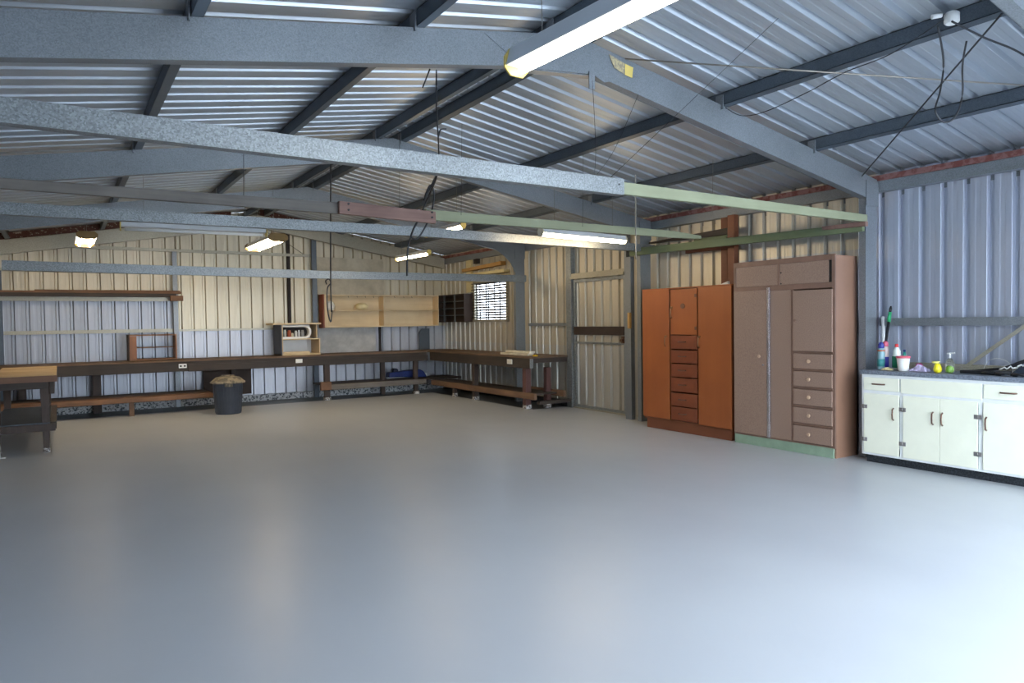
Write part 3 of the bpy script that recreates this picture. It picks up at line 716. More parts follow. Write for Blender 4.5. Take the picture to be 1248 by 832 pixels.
# ------------------------------------------------------------------ orange wardrobe
def handle_pull(b, x, y, z, vert=True, L=.14):
    if vert: b.tube([(x, y, z-L/2), (x-.022, y, z-L/2+.012), (x-.026, y, z), (x-.022, y, z+L/2-.012), (x, y, z+L/2)], .0065, n=8)
    else: b.tube([(x, y-L/2, z), (x-.022, y-L/2+.012, z), (x-.026, y, z), (x-.022, y+L/2-.012, z), (x, y+L/2, z)], .0065, n=8)
t = thing('wardrobe', 'orange varnished wooden wardrobe with two tall doors and six middle drawers', 'wardrobe', (6.6, 6.05, 0))
oy0, oy1, ox = 5.335, 6.77, 6.40
b = MB(); b.box(ox+.022, 6.79, oy0+.004, oy0+.022, .12, 1.775); b.box(ox+.022, 6.79, oy1-.022, oy1-.004, .12, 1.775)
b.box(ox+.022, 6.79, oy0+.022, oy1-.022, .12, .14); b.box(6.775, 6.79, oy0+.022, oy1-.022, .14, 1.775); b.box(ox+.022, 6.79, oy0+.022, oy1-.022, 1.757, 1.775)
b.box(ox+.022, 6.775, 5.828, 5.842, .14, 1.757); b.box(ox+.022, 6.775, 6.280, 6.294, .14, 1.757)
b.build('carcass', M['plinth_wood'], t)
b = MB(); b.box(ox+.03, 6.78, oy0+.02, oy1-.04, 0, .119); b.build('plinth', M['plinth_wood'], t, .003)
b = MB(); b.box(ox-.004, 6.79, oy0, oy1, 1.776, 1.79); b.build('top_panel', M['orange'], t, .002)
d = MB(); d.box(ox, ox+.02, 6.300, oy1, .145, 1.775); d = d.build('door', M['orange'], t, .003)
hb = MB(); handle_pull(hb, ox, 6.352, 1.125, L=.13); hb.box(ox-.006, ox, 6.335, 6.368, 1.175, 1.2); hb.build('handle', M['brass'], d)
d = MB(); d.box(ox, ox+.02, oy0, 5.822, .135, 1.775); d = d.build('door', M['orange'], t, .003)
hb = MB(); handle_pull(hb, ox, 5.806, 1.125, L=.13); hb.box(ox-.006, ox, 5.79, 5.82, 1.175, 1.2); hb.build('handle', M['brass'], d)
d = MB(); d.box(ox+.004, ox+.02, 5.845, 6.276, 1.21, 1.765); d = d.build('door', M['orange'], t, .003)
hb = MB(); handle_pull(hb, ox+.004, 6.253, 1.485, L=.13); hb.box(ox-.002, ox+.004, 6.238, 6.27, 1.535, 1.56); hb.build('handle', M['brass'], d)
hb = MB(); hb.tube([(ox+.004, 6.068, 1.56), (ox-.004, 6.068, 1.56)], .032, n=20); hb.build('round_badge', M['bronze'], d)
hb = MB(); 
for z_ in (1.68, 1.29): hb.box(ox-.004, ox+.004, 5.85, 5.875, z_-.02, z_+.02)
hb.build('hinge', M['bronze'], d)
for z0_, z1_ in ((1.035, 1.20), (.862, 1.018), (.690, .847), (.506, .675), (.328, .488), (.150, .315)):
    d = MB(); d.box(ox+.002, ox+.02, 5.848, 6.274, z0_, z1_); d.box(ox-.003, ox+.002, 5.875, 6.247, z0_+.02, z1_-.02); d = d.build('drawer', M['orange_dark'], t, .004)
    hb = MB(); handle_pull(hb, ox-.003, 6.075, (z0_+z1_)/2+.005, False, .12); hb.build('handle', M['bronze'], d)
b = MB(); b.box(ox+.04, 6.8, 5.315, 5.334, 0, 1.70)
b.bm.free()
b = MB(); b.prism([(6.55, 5.50, 1.791), (6.55, 5.66, 1.791), (6.55, 5.62, 1.80), (6.55, 5.50, 1.835)], (.03, 0, 0)); tag(b.build('paper_scrap', M['white']), 'small white scrap lying on top of the orange wardrobe', 'scrap')

# ------------------------------------------------------------------ brown wardrobe
t = thing('wardrobe', 'tall brown painted wardrobe on a pale green plinth, five drawers at its right', 'wardrobe', (6.6, 4.7, 0))
by0, by1, bx = 4.065, 5.295, 6.40
b = MB(); b.box(bx+.02, 6.775, by0, by0+.02, 0, 2.01); plabel(b.build('side_panel', M['brown_side'], t, .002), 'smooth lighter brown side')
b = MB(); b.box(bx+.02, 6.775, by1-.02, by1, 0, 2.01); b.build('side_panel', M['brown_side'], t)
b = MB(); b.box(bx+.02, 6.775, by0+.02, by1-.02, 1.99, 2.01); b.box(6.76, 6.775, by0+.02, by1-.02, .1, 1.99); b.box(bx+.02, 6.76, by0+.02, by1-.02, .1, .12); b.build('carcass', M['brown_frame'], t)
b = MB()   # face frame
for bx_ in ((by0, by0+.035, .10, 2.02), (by1-.03, by1, .10, 2.02)): b.box(bx, bx+.02, *bx_)
for bx_ in ((by0+.035, by1-.03, 1.965, 2.02), (by0+.035, by1-.03, 1.69, 1.745), (by0+.035, by1-.03, .10, .115), (4.532, 4.556, .115, 1.69), (4.695, 4.72, 1.745, 1.965)): b.box(bx, bx+.02, *bx_)
b.build('face_frame', M['brown_frame'], t, .002)
b = MB(); b.box(bx+.002, bx+.025, by0+.02, by1-.005, 0, .099); plabel(b.build('plinth', M['pale_green'], t, .002), 'pale green plinth')
d = MB(); d.box(bx+.006, bx+.02, 4.722, 5.264, 1.747, 1.963); d = d.build('sliding_door', M['brown'], t)
d = MB(); d.box(bx+.004, bx+.018, 4.135, 4.694, 1.747, 1.963); d = d.build('sliding_door', M['brown'], t)
hb = MB()
for z_ in (1.872, 1.758): hb.tube([(bx+.004, 4.68, z_), (bx+.001, 4.68, z_)], .008, n=10)
hb.build('finger_hole', M['dark'], d)
b = MB(); b.box(bx+.01, bx+.019, 4.101, 4.134, 1.747, 1.963); plabel(b.build('dark_gap', M['black'], t), 'dark open slot beside the sliding door')
d = MB(); d.box(bx-.012, bx+.0, 4.852, 5.285, .12, 1.70); d = d.build('door', M['brown'], t, .003)
hb = MB(); hb.tube([(bx-.012, 4.935, .985), (bx-.022, 4.935, .985), (bx-.03, 4.935, .985), (bx-.04, 4.935, .985)], [.008, .01, .018, .014], n=14); plabel(hb.build('knob', M['knobc'], d), 'pale knob')
hb = MB(); hb.tube([(bx-.012, 4.895, .893), (bx-.018, 4.895, .893)], .01, n=12); plabel(hb.build('key_plate', M['chrome'], d), 'small bright lock plate')
b = MB(); b.box(bx-.016, bx+.0, 4.812, 4.846, .11, 1.725); b.box(bx-.02, bx-.016, 4.818, 4.826, .11, 1.725); plabel(b.build('bright_trim', M['chrome'], t), 'bright metal door edge strip')
d = MB(); d.box(bx+.0, bx+.016, 4.558, 4.808, .118, 1.688); d = d.build('panel', M['brown'], t)
d = MB(); d.box(bx-.016, bx+.0, 4.088, 4.528, 1.055, 1.678); d = d.build('door', M['brown'], t, .004)
hb = MB(); hb.tube([(bx-.016, 4.495, 1.37), (bx-.036, 4.495, 1.37)], .013, n=12); plabel(hb.build('knob', M['brown_frame'], d), 'brown knob')
b = MB(); 
for z0_, z1_ in ((1.035, 1.05), (.856, .874), (.672, .69), (.482, .50), (.295, .313)): b.box(bx-.008, bx, 4.085, 4.531, z0_, z1_)
b.build('drawer_rail', M['brown_frame'], t, .002)
for z0_, z1_, kz in ((.878, 1.030, .955), (.694, .850, .77), (.505, .666, .588), (.318, .476, .402), (.122, .288, .21)):
    d = MB(); d.box(bx-.016, bx, 4.090, 4.526, z0_, z1_); d = d.build('drawer', M['brown'], t, .005)
    hb = MB(); hb.tube([(bx-.016, 4.335, kz), (bx-.026, 4.335, kz), (bx-.034, 4.335, kz), (bx-.044, 4.335, kz)], [.009, .011, .02, .015], n=14); plabel(hb.build('knob', M['knobc'], d), 'pale knob')

# ------------------------------------------------------------------ white kitchen base cabinets
t = thing('base_cabinet', 'long white base cabinet with cream doors and drawers against the right wall', 'cabinet', (6.75, 2.6, 0))
wx, wy1, wy0 = 6.50, 3.85, 1.76
b = MB(); b.box(wx+.05, 6.92, wy0+.02, wy1-.02, 0, .078); plabel(b.build('kickboard', M['kick'], t), 'dark speckled kickboard')
b = MB(); b.box(wx+.018, 6.92, wy1-.018, wy1, .079, .848); b.box(wx+.018, 6.92, wy0, wy0+.018, .079, .848); b.box(wx+.018, 6.92, wy0+.018, wy1-.018, .079, .097); b.box(6.905, 6.92, wy0+.018, wy1-.018, .097, .848)
b.box(wx+.018, 6.905, 3.455, 3.47, .097, .848); b.box(wx+.018, 6.905, 2.79, 2.805, .097, .848); b.box(wx+.018, 6.905, 2.10, 2.115, .097, .848); b.build('carcass', M['white'], t)
b = MB()
for bx_ in ((wy1-.035, wy1, .079, .848), (3.445, 3.485, .079, .848), (2.785, 2.825, .079, .848), (2.09, 2.125, .079, .848), (wy0, wy0+.03, .079, .848)): b.box(wx, wx+.018, *bx_)
for ya, yb in ((3.485, 3.815), (2.825, 3.445), (2.125, 2.785), (1.79, 2.09)):
    b.box(wx, wx+.018, ya, yb, .818, .848); b.box(wx, wx+.018, ya, yb, .655, .705); b.box(wx, wx+.018, ya, yb, .079, .10)
b.build('face_frame', M['white'], t)
def wdoor(ya, yb, z0_, z1_, hy, hinge, vert=True):
    d = MB(); d.box(wx-.014, wx-.001, ya, yb, z0_, z1_); d = d.build('door' if vert else 'drawer', M['cream'], t, .003)
    hb = MB(); handle_pull(hb, wx-.014, hy, .49 if vert else (z0_+z1_)/2, vert, .11 if vert else .12); hb.build('handle', M['bronze'], d)
    if hinge is not None:
        for z_ in (.54, .225):
            hb = MB(); hb.box(wx-.017, wx-.0135, hinge-.030, hinge-.004, z_-.018, z_+.018); hb.box(wx-.017, wx-.0135, hinge+.004, hinge+.030, z_-.018, z_+.018); hb.tube([(wx-.018, hinge, z_-.018), (wx-.018, hinge, z_+.018)], .005, n=8); hb.build('hinge', M['hinge'], d)
wdoor(3.49, 3.825, .10, .668, 3.537, 3.82)
wdoor(3.135, 3.452, .10, .668, 3.187, 3.455)
wdoor(2.828, 3.131, .10, .668, 3.108, 2.826)
wdoor(2.44, 2.787, .10, .668, 2.760, None)
wdoor(2.115, 2.435, .10, .668, 2.16, None)
wdoor(1.795, 2.08, .10, .668, 2.04, None)
wdoor(3.488, 3.825, .70, .820, 3.68, None, False)
wdoor(2.13, 2.784, .70, .820, 2.60, None, False)
wdoor(1.795, 2.08, .70, .820, 1.93, None, False)
b = MB(); b.box(wx-.010, wx-.001, 2.80, 3.474, .69, .822); b.build('fixed_panel', M['cream'], t, .002)
b = MB(); b.box(wx-.02, 6.925, wy0-.01, wy1+.012, .849, .888); tag(b.build('worktop', M['worktop'], None, .004), 'grey laminate worktop on the white base cabinet', 'worktop')

# things on the worktop
ZT = .889
def can(name, x, y, prof_cols, lab, cat, n=18):
    t = thing(name, lab, cat, (x, y, ZT))
    for nm, prof, c_, rg in prof_cols:
        b = MB(); b.lathe((x, y, ZT), prof, n=n); o = b.build(nm, plain(name+'_'+nm, c_, rg, var=.05), t)
    return t
can('spray_can', 6.645, 3.745, [('body', [(.032, 0), (.033, .004), (.033, .19), (.024, .205)], (132, 168, 176), .35), ('lower_label', [(.0336, .03), (.0336, .1)], (70, 150, 150), .5), ('orange_band', [(.0337, .175), (.0337, .188)], (196, 104, 62), .4), ('cap', [(.025, .206), (.027, .21), (.027, .24), (.015, .262), (0, .264)], (48, 58, 140), .4)], 'teal and silver spray can with a blue cap, leftmost on the worktop', 'spray can')
can('spray_can', 6.72, 3.745, [('body', [(.03, 0), (.031, .004), (.031, .205), (.02, .22)], (216, 196, 190), .35), ('lower_label', [(.0316, .02), (.0316, .12)], (54, 52, 150), .5), ('cap', [(.022, .221), (.026, .225), (.026, .25), (.014, .27), (0, .272)], (208, 96, 120), .4)], 'blue and pink spray can with a pink cap, behind the teal can', 'spray can')
can('cleaner_bottle', 6.70, 3.625, [('body', [(.036, 0), (.038, .006), (.036, .12), (.034, .18), (.018, .205), (.014, .215)], (222, 232, 226), .35), ('green_label', [(.0385, .02), (.0385, .13)], (38, 148, 110), .5), ('cap', [(.015, .216), (.017, .22), (.015, .245), (0, .247)], (212, 60, 60), .4)], 'white and green cleaner bottle with a red cap on the worktop', 'bottle')
can('cleaner_bottle', 6.745, 3.575, [('body', [(.024, 0), (.026, .006), (.025, .11), (.012, .15), (.01, .17)], (36, 150, 130), .3), ('cap', [(.011, .171), (.012, .19), (0, .192)], (36, 60, 120), .4)], 'small teal bottle with a blue top beside the white bucket', 'bottle')
t = thing('plastic_tub', 'small white tub with a pink rim on the worktop', 'tub', (6.62, 3.52, ZT))
b = MB(); b.lathe((6.62, 3.52, ZT), [(.042, 0), (.045, .004), (.056, .13), (.053, .13), (.043, .008), (0, .006)], n=28); b.build('body', M['white_gloss'], t)
b = MB(); b.lathe((6.62, 3.52, ZT), [(.0575, .118), (.061, .12), (.061, .136), (.055, .138), (.055, .128)], n=28); plabel(b.build('rim', plain('pink_rim', (206, 92, 108), .4), t), 'pink rim')
# squeegee leaning in the corner
t = thing('squeegee_pole', 'black pole with a green grip leaning on wall behind the spray cans', 'pole', (6.72, 3.80, ZT))
p0, p1 = Vector((6.76, 3.80, ZT+.006)), Vector((6.90, 3.79, 1.50))
b = MB(); b.tube([p0, p0.lerp(p1, .74)], .013, n=10); b.build('pole', M['black'], t)
b = MB(); b.tube([p0.lerp(p1, .74), p0.lerp(p1, .90)], .016, n=12); plabel(b.build('grip', plain('green_grip', (44, 160, 104), .45), t), 'green grip')
b = MB(); b.tube([p0.lerp(p1, .90), p0.lerp(p1, .95), p1], [.012, .015, .006], n=10); b.build('tip', M['black'], t)
# crumpled cloth / wrapper
def crumple(name, cx, cy, sx, sy, h, c_, lab, cat, seed):
    random.seed(seed); b = MB(); n = 9; g = []
    for i in range(n):
        row = []
        for j in range(n):
            u, v = i/(n-1)*2-1, j/(n-1)*2-1; r = max(abs(u), abs(v))
            z = ZT+.003+h*(1-r**2)*(.55+.45*random.random())
            row.append(b.bm.verts.new((cx+u*sx*(1+.12*random.uniform(-1, 1)), cy+v*sy*(1+.12*random.uniform(-1, 1)), z)))
        g.append(row)
    bot = b.bm.verts.new((cx, cy, ZT+.001))
    for i in range(n-1):
        for j in range(n-1): b.bm.faces.new([g[i][j], g[i+1][j], g[i+1][j+1], g[i][j+1]])
    return tag(b.build(name, plain(name+'_'+cat, c_, .6, var=.3, scale=30)), lab, cat)
crumple('wiping_cloth', 6.64, 3.375, .05, .075, .07, (190, 182, 214), 'crumpled lilac cloth right of the white tub', 'cloth', 3)
crumple('paper_wrapper', 6.735, 3.43, .03, .045, .085, (176, 70, 128), 'crumpled magenta wrapper between tub and lilac cloth', 'wrapper', 5)
crumple('wiping_cloth', 6.59, 3.655, .03, .05, .03, (220, 208, 158), 'small cream rag before the spray cans', 'cloth', 8)
# yellow squeeze bottle, spray bottle with green content
t = thing('squeeze_bottle', 'small yellow lemon-shaped squeeze bottle on the worktop', 'bottle', (6.62, 3.215, ZT))
b = MB(); b.lathe((6.62, 3.215, ZT), [(.02, 0), (.034, .01), (.036, .035), (.026, .065), (.018, .08)], n=20, sy=.95); b.build('body', plain('lemon_yellow', (232, 222, 40), .35), t)
b = MB(); b.lathe((6.62, 3.23, ZT), [(.018, .0805), (.028, .086), (.03, .098), (.012, .1)], n=16, sy=1.1); plabel(b.build('cap', plain('pale_yellow', (232, 226, 130), .4), t), 'pale yellow cap')
glass = bpy.data.materials.new('clear_plastic'); glass.use_nodes = True
g_ = glass.node_tree.nodes['Principled BSDF']; g_.inputs['Transmission Weight'].default_value = .95; g_.inputs['Roughness'].default_value = .12; g_.inputs['IOR'].default_value = 1.2; g_.inputs['Base Color'].default_value = (.9, .93, .95, 1)
t = thing('spray_bottle', 'clear spray bottle with a little green liquid on the worktop', 'bottle', (6.66, 3.13, ZT))
b = MB(); b.lathe((6.66, 3.13, ZT), [(.034, 0), (.036, .005), (.036, .09), (.026, .115), (.012, .13)], n=20); b.build('body', glass, t)
b = MB(); b.lathe((6.655, 3.13, ZT+.003), [(.022, 0), (.03, .02), (.028, .045), (.012, .06)], n=18); plabel(b.build('green_liquid', plain('lime_green', (140, 196, 50), .35), t), 'lime green contents')
b = MB(); b.tube([(6.66, 3.13, ZT+.13), (6.66, 3.13, ZT+.18)], .006, n=8); b.bar((6.66, 3.09, ZT+.178), (6.66, 3.155, ZT+.17), .01, .012); b.build('nozzle', M['white_pvc'], t)
# black folded frame and wire on worktop right end
t = thing('folding_stand', 'black folded plastic frame leaning from the worktop up to the wall at the right edge', 'frame', (6.8, 2.6, ZT))
b = MB(); b.bar((6.74, 3.02, ZT+.012), (6.72, 2.70, ZT+.06), .05, .022); b.bar((6.72, 2.72, ZT+.055), (6.80, 2.0, ZT+.40), .05, .03); b.prism([(6.66, 3.05, ZT+.001), (6.66, 2.78, ZT+.001), (6.80, 2.70, ZT+.001), (6.80, 2.98, ZT+.001)], (0, 0, .028)); b.build('arm', M['black'], t, .004)
b = MB(); b.prism([(6.78, 2.70, ZT+.01), (6.84, 2.0, ZT+.01), (6.84, 2.0, ZT+.33), (6.78, 2.62, ZT+.08)], (.01, 0, 0)); plabel(b.build('panel', plain('smoky_panel', (52, 60, 72), .3), t), 'smoky grey panel')
for i, (ya, yb, x_, z_) in enumerate(((2.85, 2.73, 6.62, .02), (2.74, 2.60, 6.60, .018), (2.62, 2.50, 6.59, .018), (2.44, 2.30, 6.60, .02))):
    b = MB(); b.tube([(x_, ya, ZT+z_), (x_-.01, (ya+yb)/2, ZT+z_), (x_, yb, ZT+z_-.002)], [.014, .009, .016], n=8); b.lathe((x_, yb, ZT), [(.02, 0), (.02, .022), (.012, .03)], n=10)
    tag(b.build('clip', M['black']), ('black clip on the worktop nearest the spray bottle', 'second black clip along the worktop from the spray bottle', 'third black clip along the worktop from the spray bottle', 'black clip nearest the right edge of the worktop')[i], 'clip', 'black clips on the worktop')
b = MB(); pts = []
for i in range(26):
    a = i/25*math.pi*1.05; pts.append((6.875+.01*math.sin(a*3), 2.84+.115*math.cos(a), ZT+.01+.12*math.sin(a)))
b.tube(pts, .0022, n=6); tag(b.build('wire_coil', M['white_pvc']), 'loop of thin white wire standing behind the black frame', 'wire')
b = MB(); pts = [(6.66+.015*random.uniform(-1, 1), 2.74-.26*i/18, ZT+.055+.05*i/18+.015*random.uniform(-1, 1)) for i in range(19)]
b.tube(pts, .006, n=6); tag(b.build('paper_strip', M['white_pvc']), 'twisted pale paper strip on the black frame', 'paper')

# ------------------------------------------------------------------ side door
t = bpy.data.objects.new('door_1', None); COL.objects.link(t); t.location = (6.97, 8.3, 0); t['kind'] = 'structure'
o = sheeting('door_sheet', lambda u, z: (6.985, u, z), None, (1, 0, 0), D0-.02, D1+.02, c(.02), c(2.10), M['wall_mid'], .02, None)
o.parent = t; o.location = -Vector(t.location)
b = MB(); b.box(6.95, 6.984, D0+.01, D0+.05, .02, 2.05); b.box(6.95, 6.984, D1-.06, D1-.02, .02, 2.05); b.box(6.95, 6.984, D0+.05, D1-.06, 2.005, 2.05); b.box(6.95, 6.984, D0+.05, D1-.06, .02, .06); b.box(6.95, 6.984, D0+.05, D1-.06, 1.035, 1.065); b.build('door_leaf_frame', M['steel_light'], t)
b = MB(); b.box(6.925, 6.949, D0+.02, D1-.05, 1.175, 1.305); b.build('door_crossbar', M['darkbrown'], t, .003)
b = MB(); b.box(6.93, 6.95, D0+.03, D0+.08, 1.06, 1.16); b.tube([(6.93, D0+.055, 1.1), (6.90, D0+.055, 1.1)], .022, n=14); b.build('door_handle', M['bronze'], t)
b = MB()
b.box(6.915, 6.998, D1, D1+.13, 0, 2.64); struct(b.build('trim_2', M['steel_light']))
b = MB(); b.box(6.915, 6.998, D0-.06, D0-.01, 0, 2.64); struct(b.build('trim_3', M['steel_light']))
b = MB(); b.box(6.92, 6.998, D0-.01, D1, 2.09, 2.15); b.box(6.90, 6.92, D0-.01, D1, 2.06, 2.10); struct(b.build('trim_4', M['steel_aged']))
b = MB(); b.box(6.94, 7.04, D0, D1, 0, .022); struct(b.build('trim_5', M['steel_aged']))
# slotted channel beside second column
b = MB(); b.box(6.71, 6.78, 7.33, 7.36, 0, 2.28); b.box(6.71, 6.715, 7.36, 7.45, 0, 2.28)
tag(b.build('door_channel', M['steel']), 'slim steel channel standing beside the second column near the door', 'channel')
b = MB(); b.box(6.675, 6.712, 7.32, 7.36, 1.28, 1.5); tag(b.build('timber_block', M['board_y']), 'small honey timber block on the channel beside the door', 'block')

# ------------------------------------------------------------------ window
t = bpy.data.objects.new('window_1', None); COL.objects.link(t); t.location = (6.97, 11.5, WZ0); t['kind'] = 'structure'
b = MB(); b.box(6.955, 7.03, W0, W0+.05, WZ0, WZ1); b.box(6.955, 7.03, W1-.05, W1, WZ0, WZ1); b.box(6.955, 7.03, W0+.05, W1-.05, WZ1-.04, WZ1); b.box(6.93, 7.03, W0, W1, WZ0-.03, WZ0+.02); b.build('window_frame', M['steel_aged'], t)
b = MB()
for i in range(14):
    z = WZ0+.05+i*.051
    b.bar((7.0, W0+.05, z), (7.0, W1-.05, z), .004, .034, (-.5, 0, 1))
b.build('window_louvre', M['blade'], t)
b = MB()
for y_ in (11.18, 11.37, 11.60, 11.68, 11.92, 12.05): b.box(6.955, 6.965, y_-.014, y_+.014, WZ0+.02, WZ1-.04)
for i in range(12): b.box(6.945, 6.954, W0-.02, W1+.06, WZ0+.06+i*.06, WZ0+.070+i*.06)
b.build('window_grille', M['wire'], t)
# window head: hopper boards and trims
b = MB(); b.box(6.90, 6.99, W0-.06, W1+.24, 2.21, 2.27); tag(b.build('window_head', M['cream_trim'], None, .003), 'cream timber head directly over the slatted window', 'trim')
b = MB(); b.box(6.86, 6.99, W0-.04, W1+.02, 2.31, 2.36); tag(b.build('window_head', M['cream_trim'], None, .003), 'upper cream timber rail over the slatted window', 'trim')
b = MB(); b.prism([(6.88, 12.5, 2.41), (6.88, 11.0, 2.45), (6.88, 11.0, 2.52), (6.88, 12.5, 2.47)], (.11, 0, 0)); tag(b.build('timber_board', M['board_y'], None, .003), 'honey timber board fixed high above the slatted window', 'board')
b = MB(); b.box(6.95, 6.99, W1+.05, W1+.26, 2.0, 2.64); tag(b.build('wall_batten', M['cream_trim']), 'cream upright batten beside the slatted window', 'batten')
b = MB(); b.box(6.93, 6.99, 11.95, 12.1, 2.55, 2.64); tag(b.build('wall_vent', M['dark']), 'small dark vent high on wall over the window', 'vent')
# dark pigeonhole rack beside it
t = thing('pigeonhole_rack', 'dark brown pigeonhole rack with grey bars on wall in the far corner', 'rack', (6.85, 12.8, 1.4))
rx0, rx1, ry0, ry1, z0_, z1_ = 6.78, 6.98, 12.24, 13.38, 1.405, 1.97
b = MB(); b.box(rx1-.012, rx1, ry0, ry1, z0_, z1_); plabel(b.build('back_panel', M['darkbrown'], t), 'dark back')
b = MB(); b.box(rx0, rx1-.012, ry0, ry0+.02, z0_, z1_); b.box(rx0, rx1-.012, ry1-.02, ry1, z0_, z1_); b.box(rx0, rx1-.012, ry0+.02, ry1-.02, z0_, z0_+.02); b.box(rx0, rx1-.012, ry0+.02, ry1-.02, z1_-.02, z1_); b.build('case', M['darkbrown'], t)
for i in range(1, 4):
    b = MB(); z = z0_+i*(z1_-z0_)/4; b.box(rx0-.004, rx1-.012, ry0+.02, ry1-.02, z-.006, z+.006); b.build('shelf', M['steel_dark'], t)
for y_ in (12.62, 13.08):
    b = MB(); b.box(rx0-.012, rx0-.005, y_-.03, y_+.03, z0_, z1_); b.build('upright', M['steel_dark'], t)

# ------------------------------------------------------------------ lights
def batten(p0, p1, w, h, lab, lit='tube', twin=False, housing=None, drop_to=None, cap='yellow_cap'):
    """fluorescent batten from p0 to p1 (near end first), tubes under the housing"""
    p0, p1 = Vector(p0), Vector(p1); mid = (p0+p1)/2
    t = thing('fluorescent_light', lab, 'light', mid, 'fluorescent battens')
    d = (p1-p0).normalized(); r = d.cross(Vector((0, 0, 1))).normalized(); up = r.cross(d).normalized()
    def pt(p, a, z): return p+r*a+up*z
    b = MB()
    prof = [(-w/2, 0), (w/2, 0), (w/2*.62, h), (-w/2*.62, h)]
    b.prism([pt(p0, a, z) for a, z in prof], p1-p0); b.build('housing', housing or M['lamp_white'], t, .003)
    offs = (-w*.26, w*.26) if twin else (0,)
    for o_ in offs:
        b = MB(); b.tube([pt(p0+d*.03, o_, -.024), pt(p1-d*.03, o_, -.024)], .016, n=12); b.build('tube', M[lit] if lit else M['white_gloss'], t)
    for q, s in ((p0, 1), (p1, -1)):
        b = MB(); hw = w*.36 if twin else w*.3
        b.prism([pt(q, -w/2-.004, h*.5), pt(q, -hw, h), pt(q, hw, h), pt(q, w/2+.004, h*.5), pt(q, w/2+.004, -.008), pt(q, hw*.9, -.042), pt(q, -hw*.9, -.042), pt(q, -w/2-.004, -.008)], d*(-s*.012)); b.build('end_cap', M[cap], t, .002)
    if drop_to:
        for f in (.15, .85):
            a = pt(p0.lerp(p1, f), 0, h); zt_ = rz(a.x)
            b = MB(); b.tube([a, (a.x, a.y, zt_)], .0022, n=5, caps=False); b.build('hanging_wire', M['wire_grey'], t)
    return t
batten((1.85, 1.45, 2.64), (1.86, 1.44, 2.64), .1, .05, 'x') if False else None
batten((1.965, 1.55, 2.615), (1.880, 2.835, 2.615), .135, .085, 'big lit fluorescent batten nearest the camera, top centre of the view', 'tube_near', drop_to=True)
batten((6.03, 6.70, 2.40), (4.62, 6.52, 2.40), .09, .06, 'lit fluorescent batten above the door, right of centre', 'tube', drop_to=True, cap='cap_pale')
batten((4.28, 7.72, 2.61), (4.27, 8.75, 2.61), .07, .05, 'small lit fluorescent batten behind the reddish timber tie beam', 'tube', drop_to=True)
batten((5.10, 10.36, 2.54), (5.06, 11.55, 2.54), .07, .05, 'lit fluorescent batten above the long pale cabinet', 'tube', drop_to=True)
batten((2.58, 9.92, 2.59), (2.58, 11.35, 2.59), .26, .075, 'wide twin-tube lit fluorescent fitting over the back bench, centre left', 'tube', True, drop_to=True, cap='cap_dark')
batten((.345, 10.75, 2.60), (.345, 11.85, 2.60), .24, .06, 'twin-tube lit fluorescent fitting nearest the left wall', 'tube', True, drop_to=True, cap='cap_dark')
batten((.56, 8.15, 2.42), (1.96, 8.05, 2.42), .10, .06, 'unlit white fluorescent batten under the middle tie beam at the left', None, drop_to=True)

# ------------------------------------------------------------------ cables, rods and wires
def wire(name, pts, r, lab, cat, m=M['wire'], n=6):
    # smooth through the points
    P = [Vector(p) for p in pts]; out = []
    if len(P) > 2:
        for i in range(len(P)-1):
            p0_, p1_, p2_, p3_ = P[max(i-1, 0)], P[i], P[i+1], P[min(i+2, len(P)-1)]
            for k in range(6):
                s = k/6; out.append(.5*((2*p1_)+(-p0_+p2_)*s+(2*p0_-5*p1_+4*p2_-p3_)*s*s+(-p0_+3*p1_-3*p2_+p3_)*s**3))
        out.append(P[-1])
    else: out = P
    b = MB(); b.tube(out, r, n=n); return tag(b.build(name, m), lab, cat)
wire('hanging_rope', [(2.504, 4.9, 3.35), (2.499, 4.9, 3.067), (2.509, 4.9, 2.848), (2.513, 4.9, 2.678)], 0.006, 'dark hanging rope with a hook dropping from the ridge behind the nearest tie beam', 'rope', M['wire'])
wire('rope_hook', [(2.509, 4.9, 2.829), (2.531, 4.9, 2.895), (2.581, 4.9, 2.908)], 0.006, 'small black hook sticking out from the hanging rope above the nearest tie beam', 'hook', M['wire'])
wire('hanging_rope', [(2.198, 4.4, 3.147), (2.14, 4.4, 3.009)], 0.005, 'short slanting black strap hanging behind the nearest rafter left of the hanging rope', 'rope', M['wire'])
wire('power_cable', [(2.523, 4.92, 2.696), (2.692, 5.3, 2.622), (2.958, 6.0, 2.583), (2.908, 6.1, 2.4), (2.875, 6.2, 2.262), (2.874, 6.3, 2.106), (2.861, 6.3, 1.859)], 0.01, 'thick black cable falling behind the reddish timber to a white plug', 'cable', M['wire'])
wire('power_cable', [(3.14, 6.2, 2.829), (2.963, 6.1, 2.568), (3.026, 6.1, 2.714), (3.069, 6.1, 2.639), (3.064, 6.15, 2.473), (3.015, 6.2, 2.325), (2.935, 6.22, 2.212), (2.866, 6.22, 2.232)], 0.009, 'black cable looped back on itself above the middle tie beam', 'cable', M['wire'])
wire('hanging_cable', [(2.815, 8.4, 3.44), (2.837, 8.4, 3.502), (2.822, 8.4, 2.846), (2.803, 8.4, 1.948), (2.804, 8.4, 1.548)], 0.009, 'long straight dark cable hanging from the roof over the pale cabinet', 'cable', M['wire'])
wire('hanging_cable', [(2.75, 8.4, 1.887), (2.725, 8.35, 1.924), (2.766, 8.35, 1.944), (2.795, 8.38, 1.897), (2.759, 8.4, 1.828), (2.754, 8.4, 1.598), (2.791, 8.4, 1.428), (2.821, 8.42, 1.568)], 0.008, 'dark cable loop with a hooked top hanging before the pale cabinet', 'cable', M['wire'])
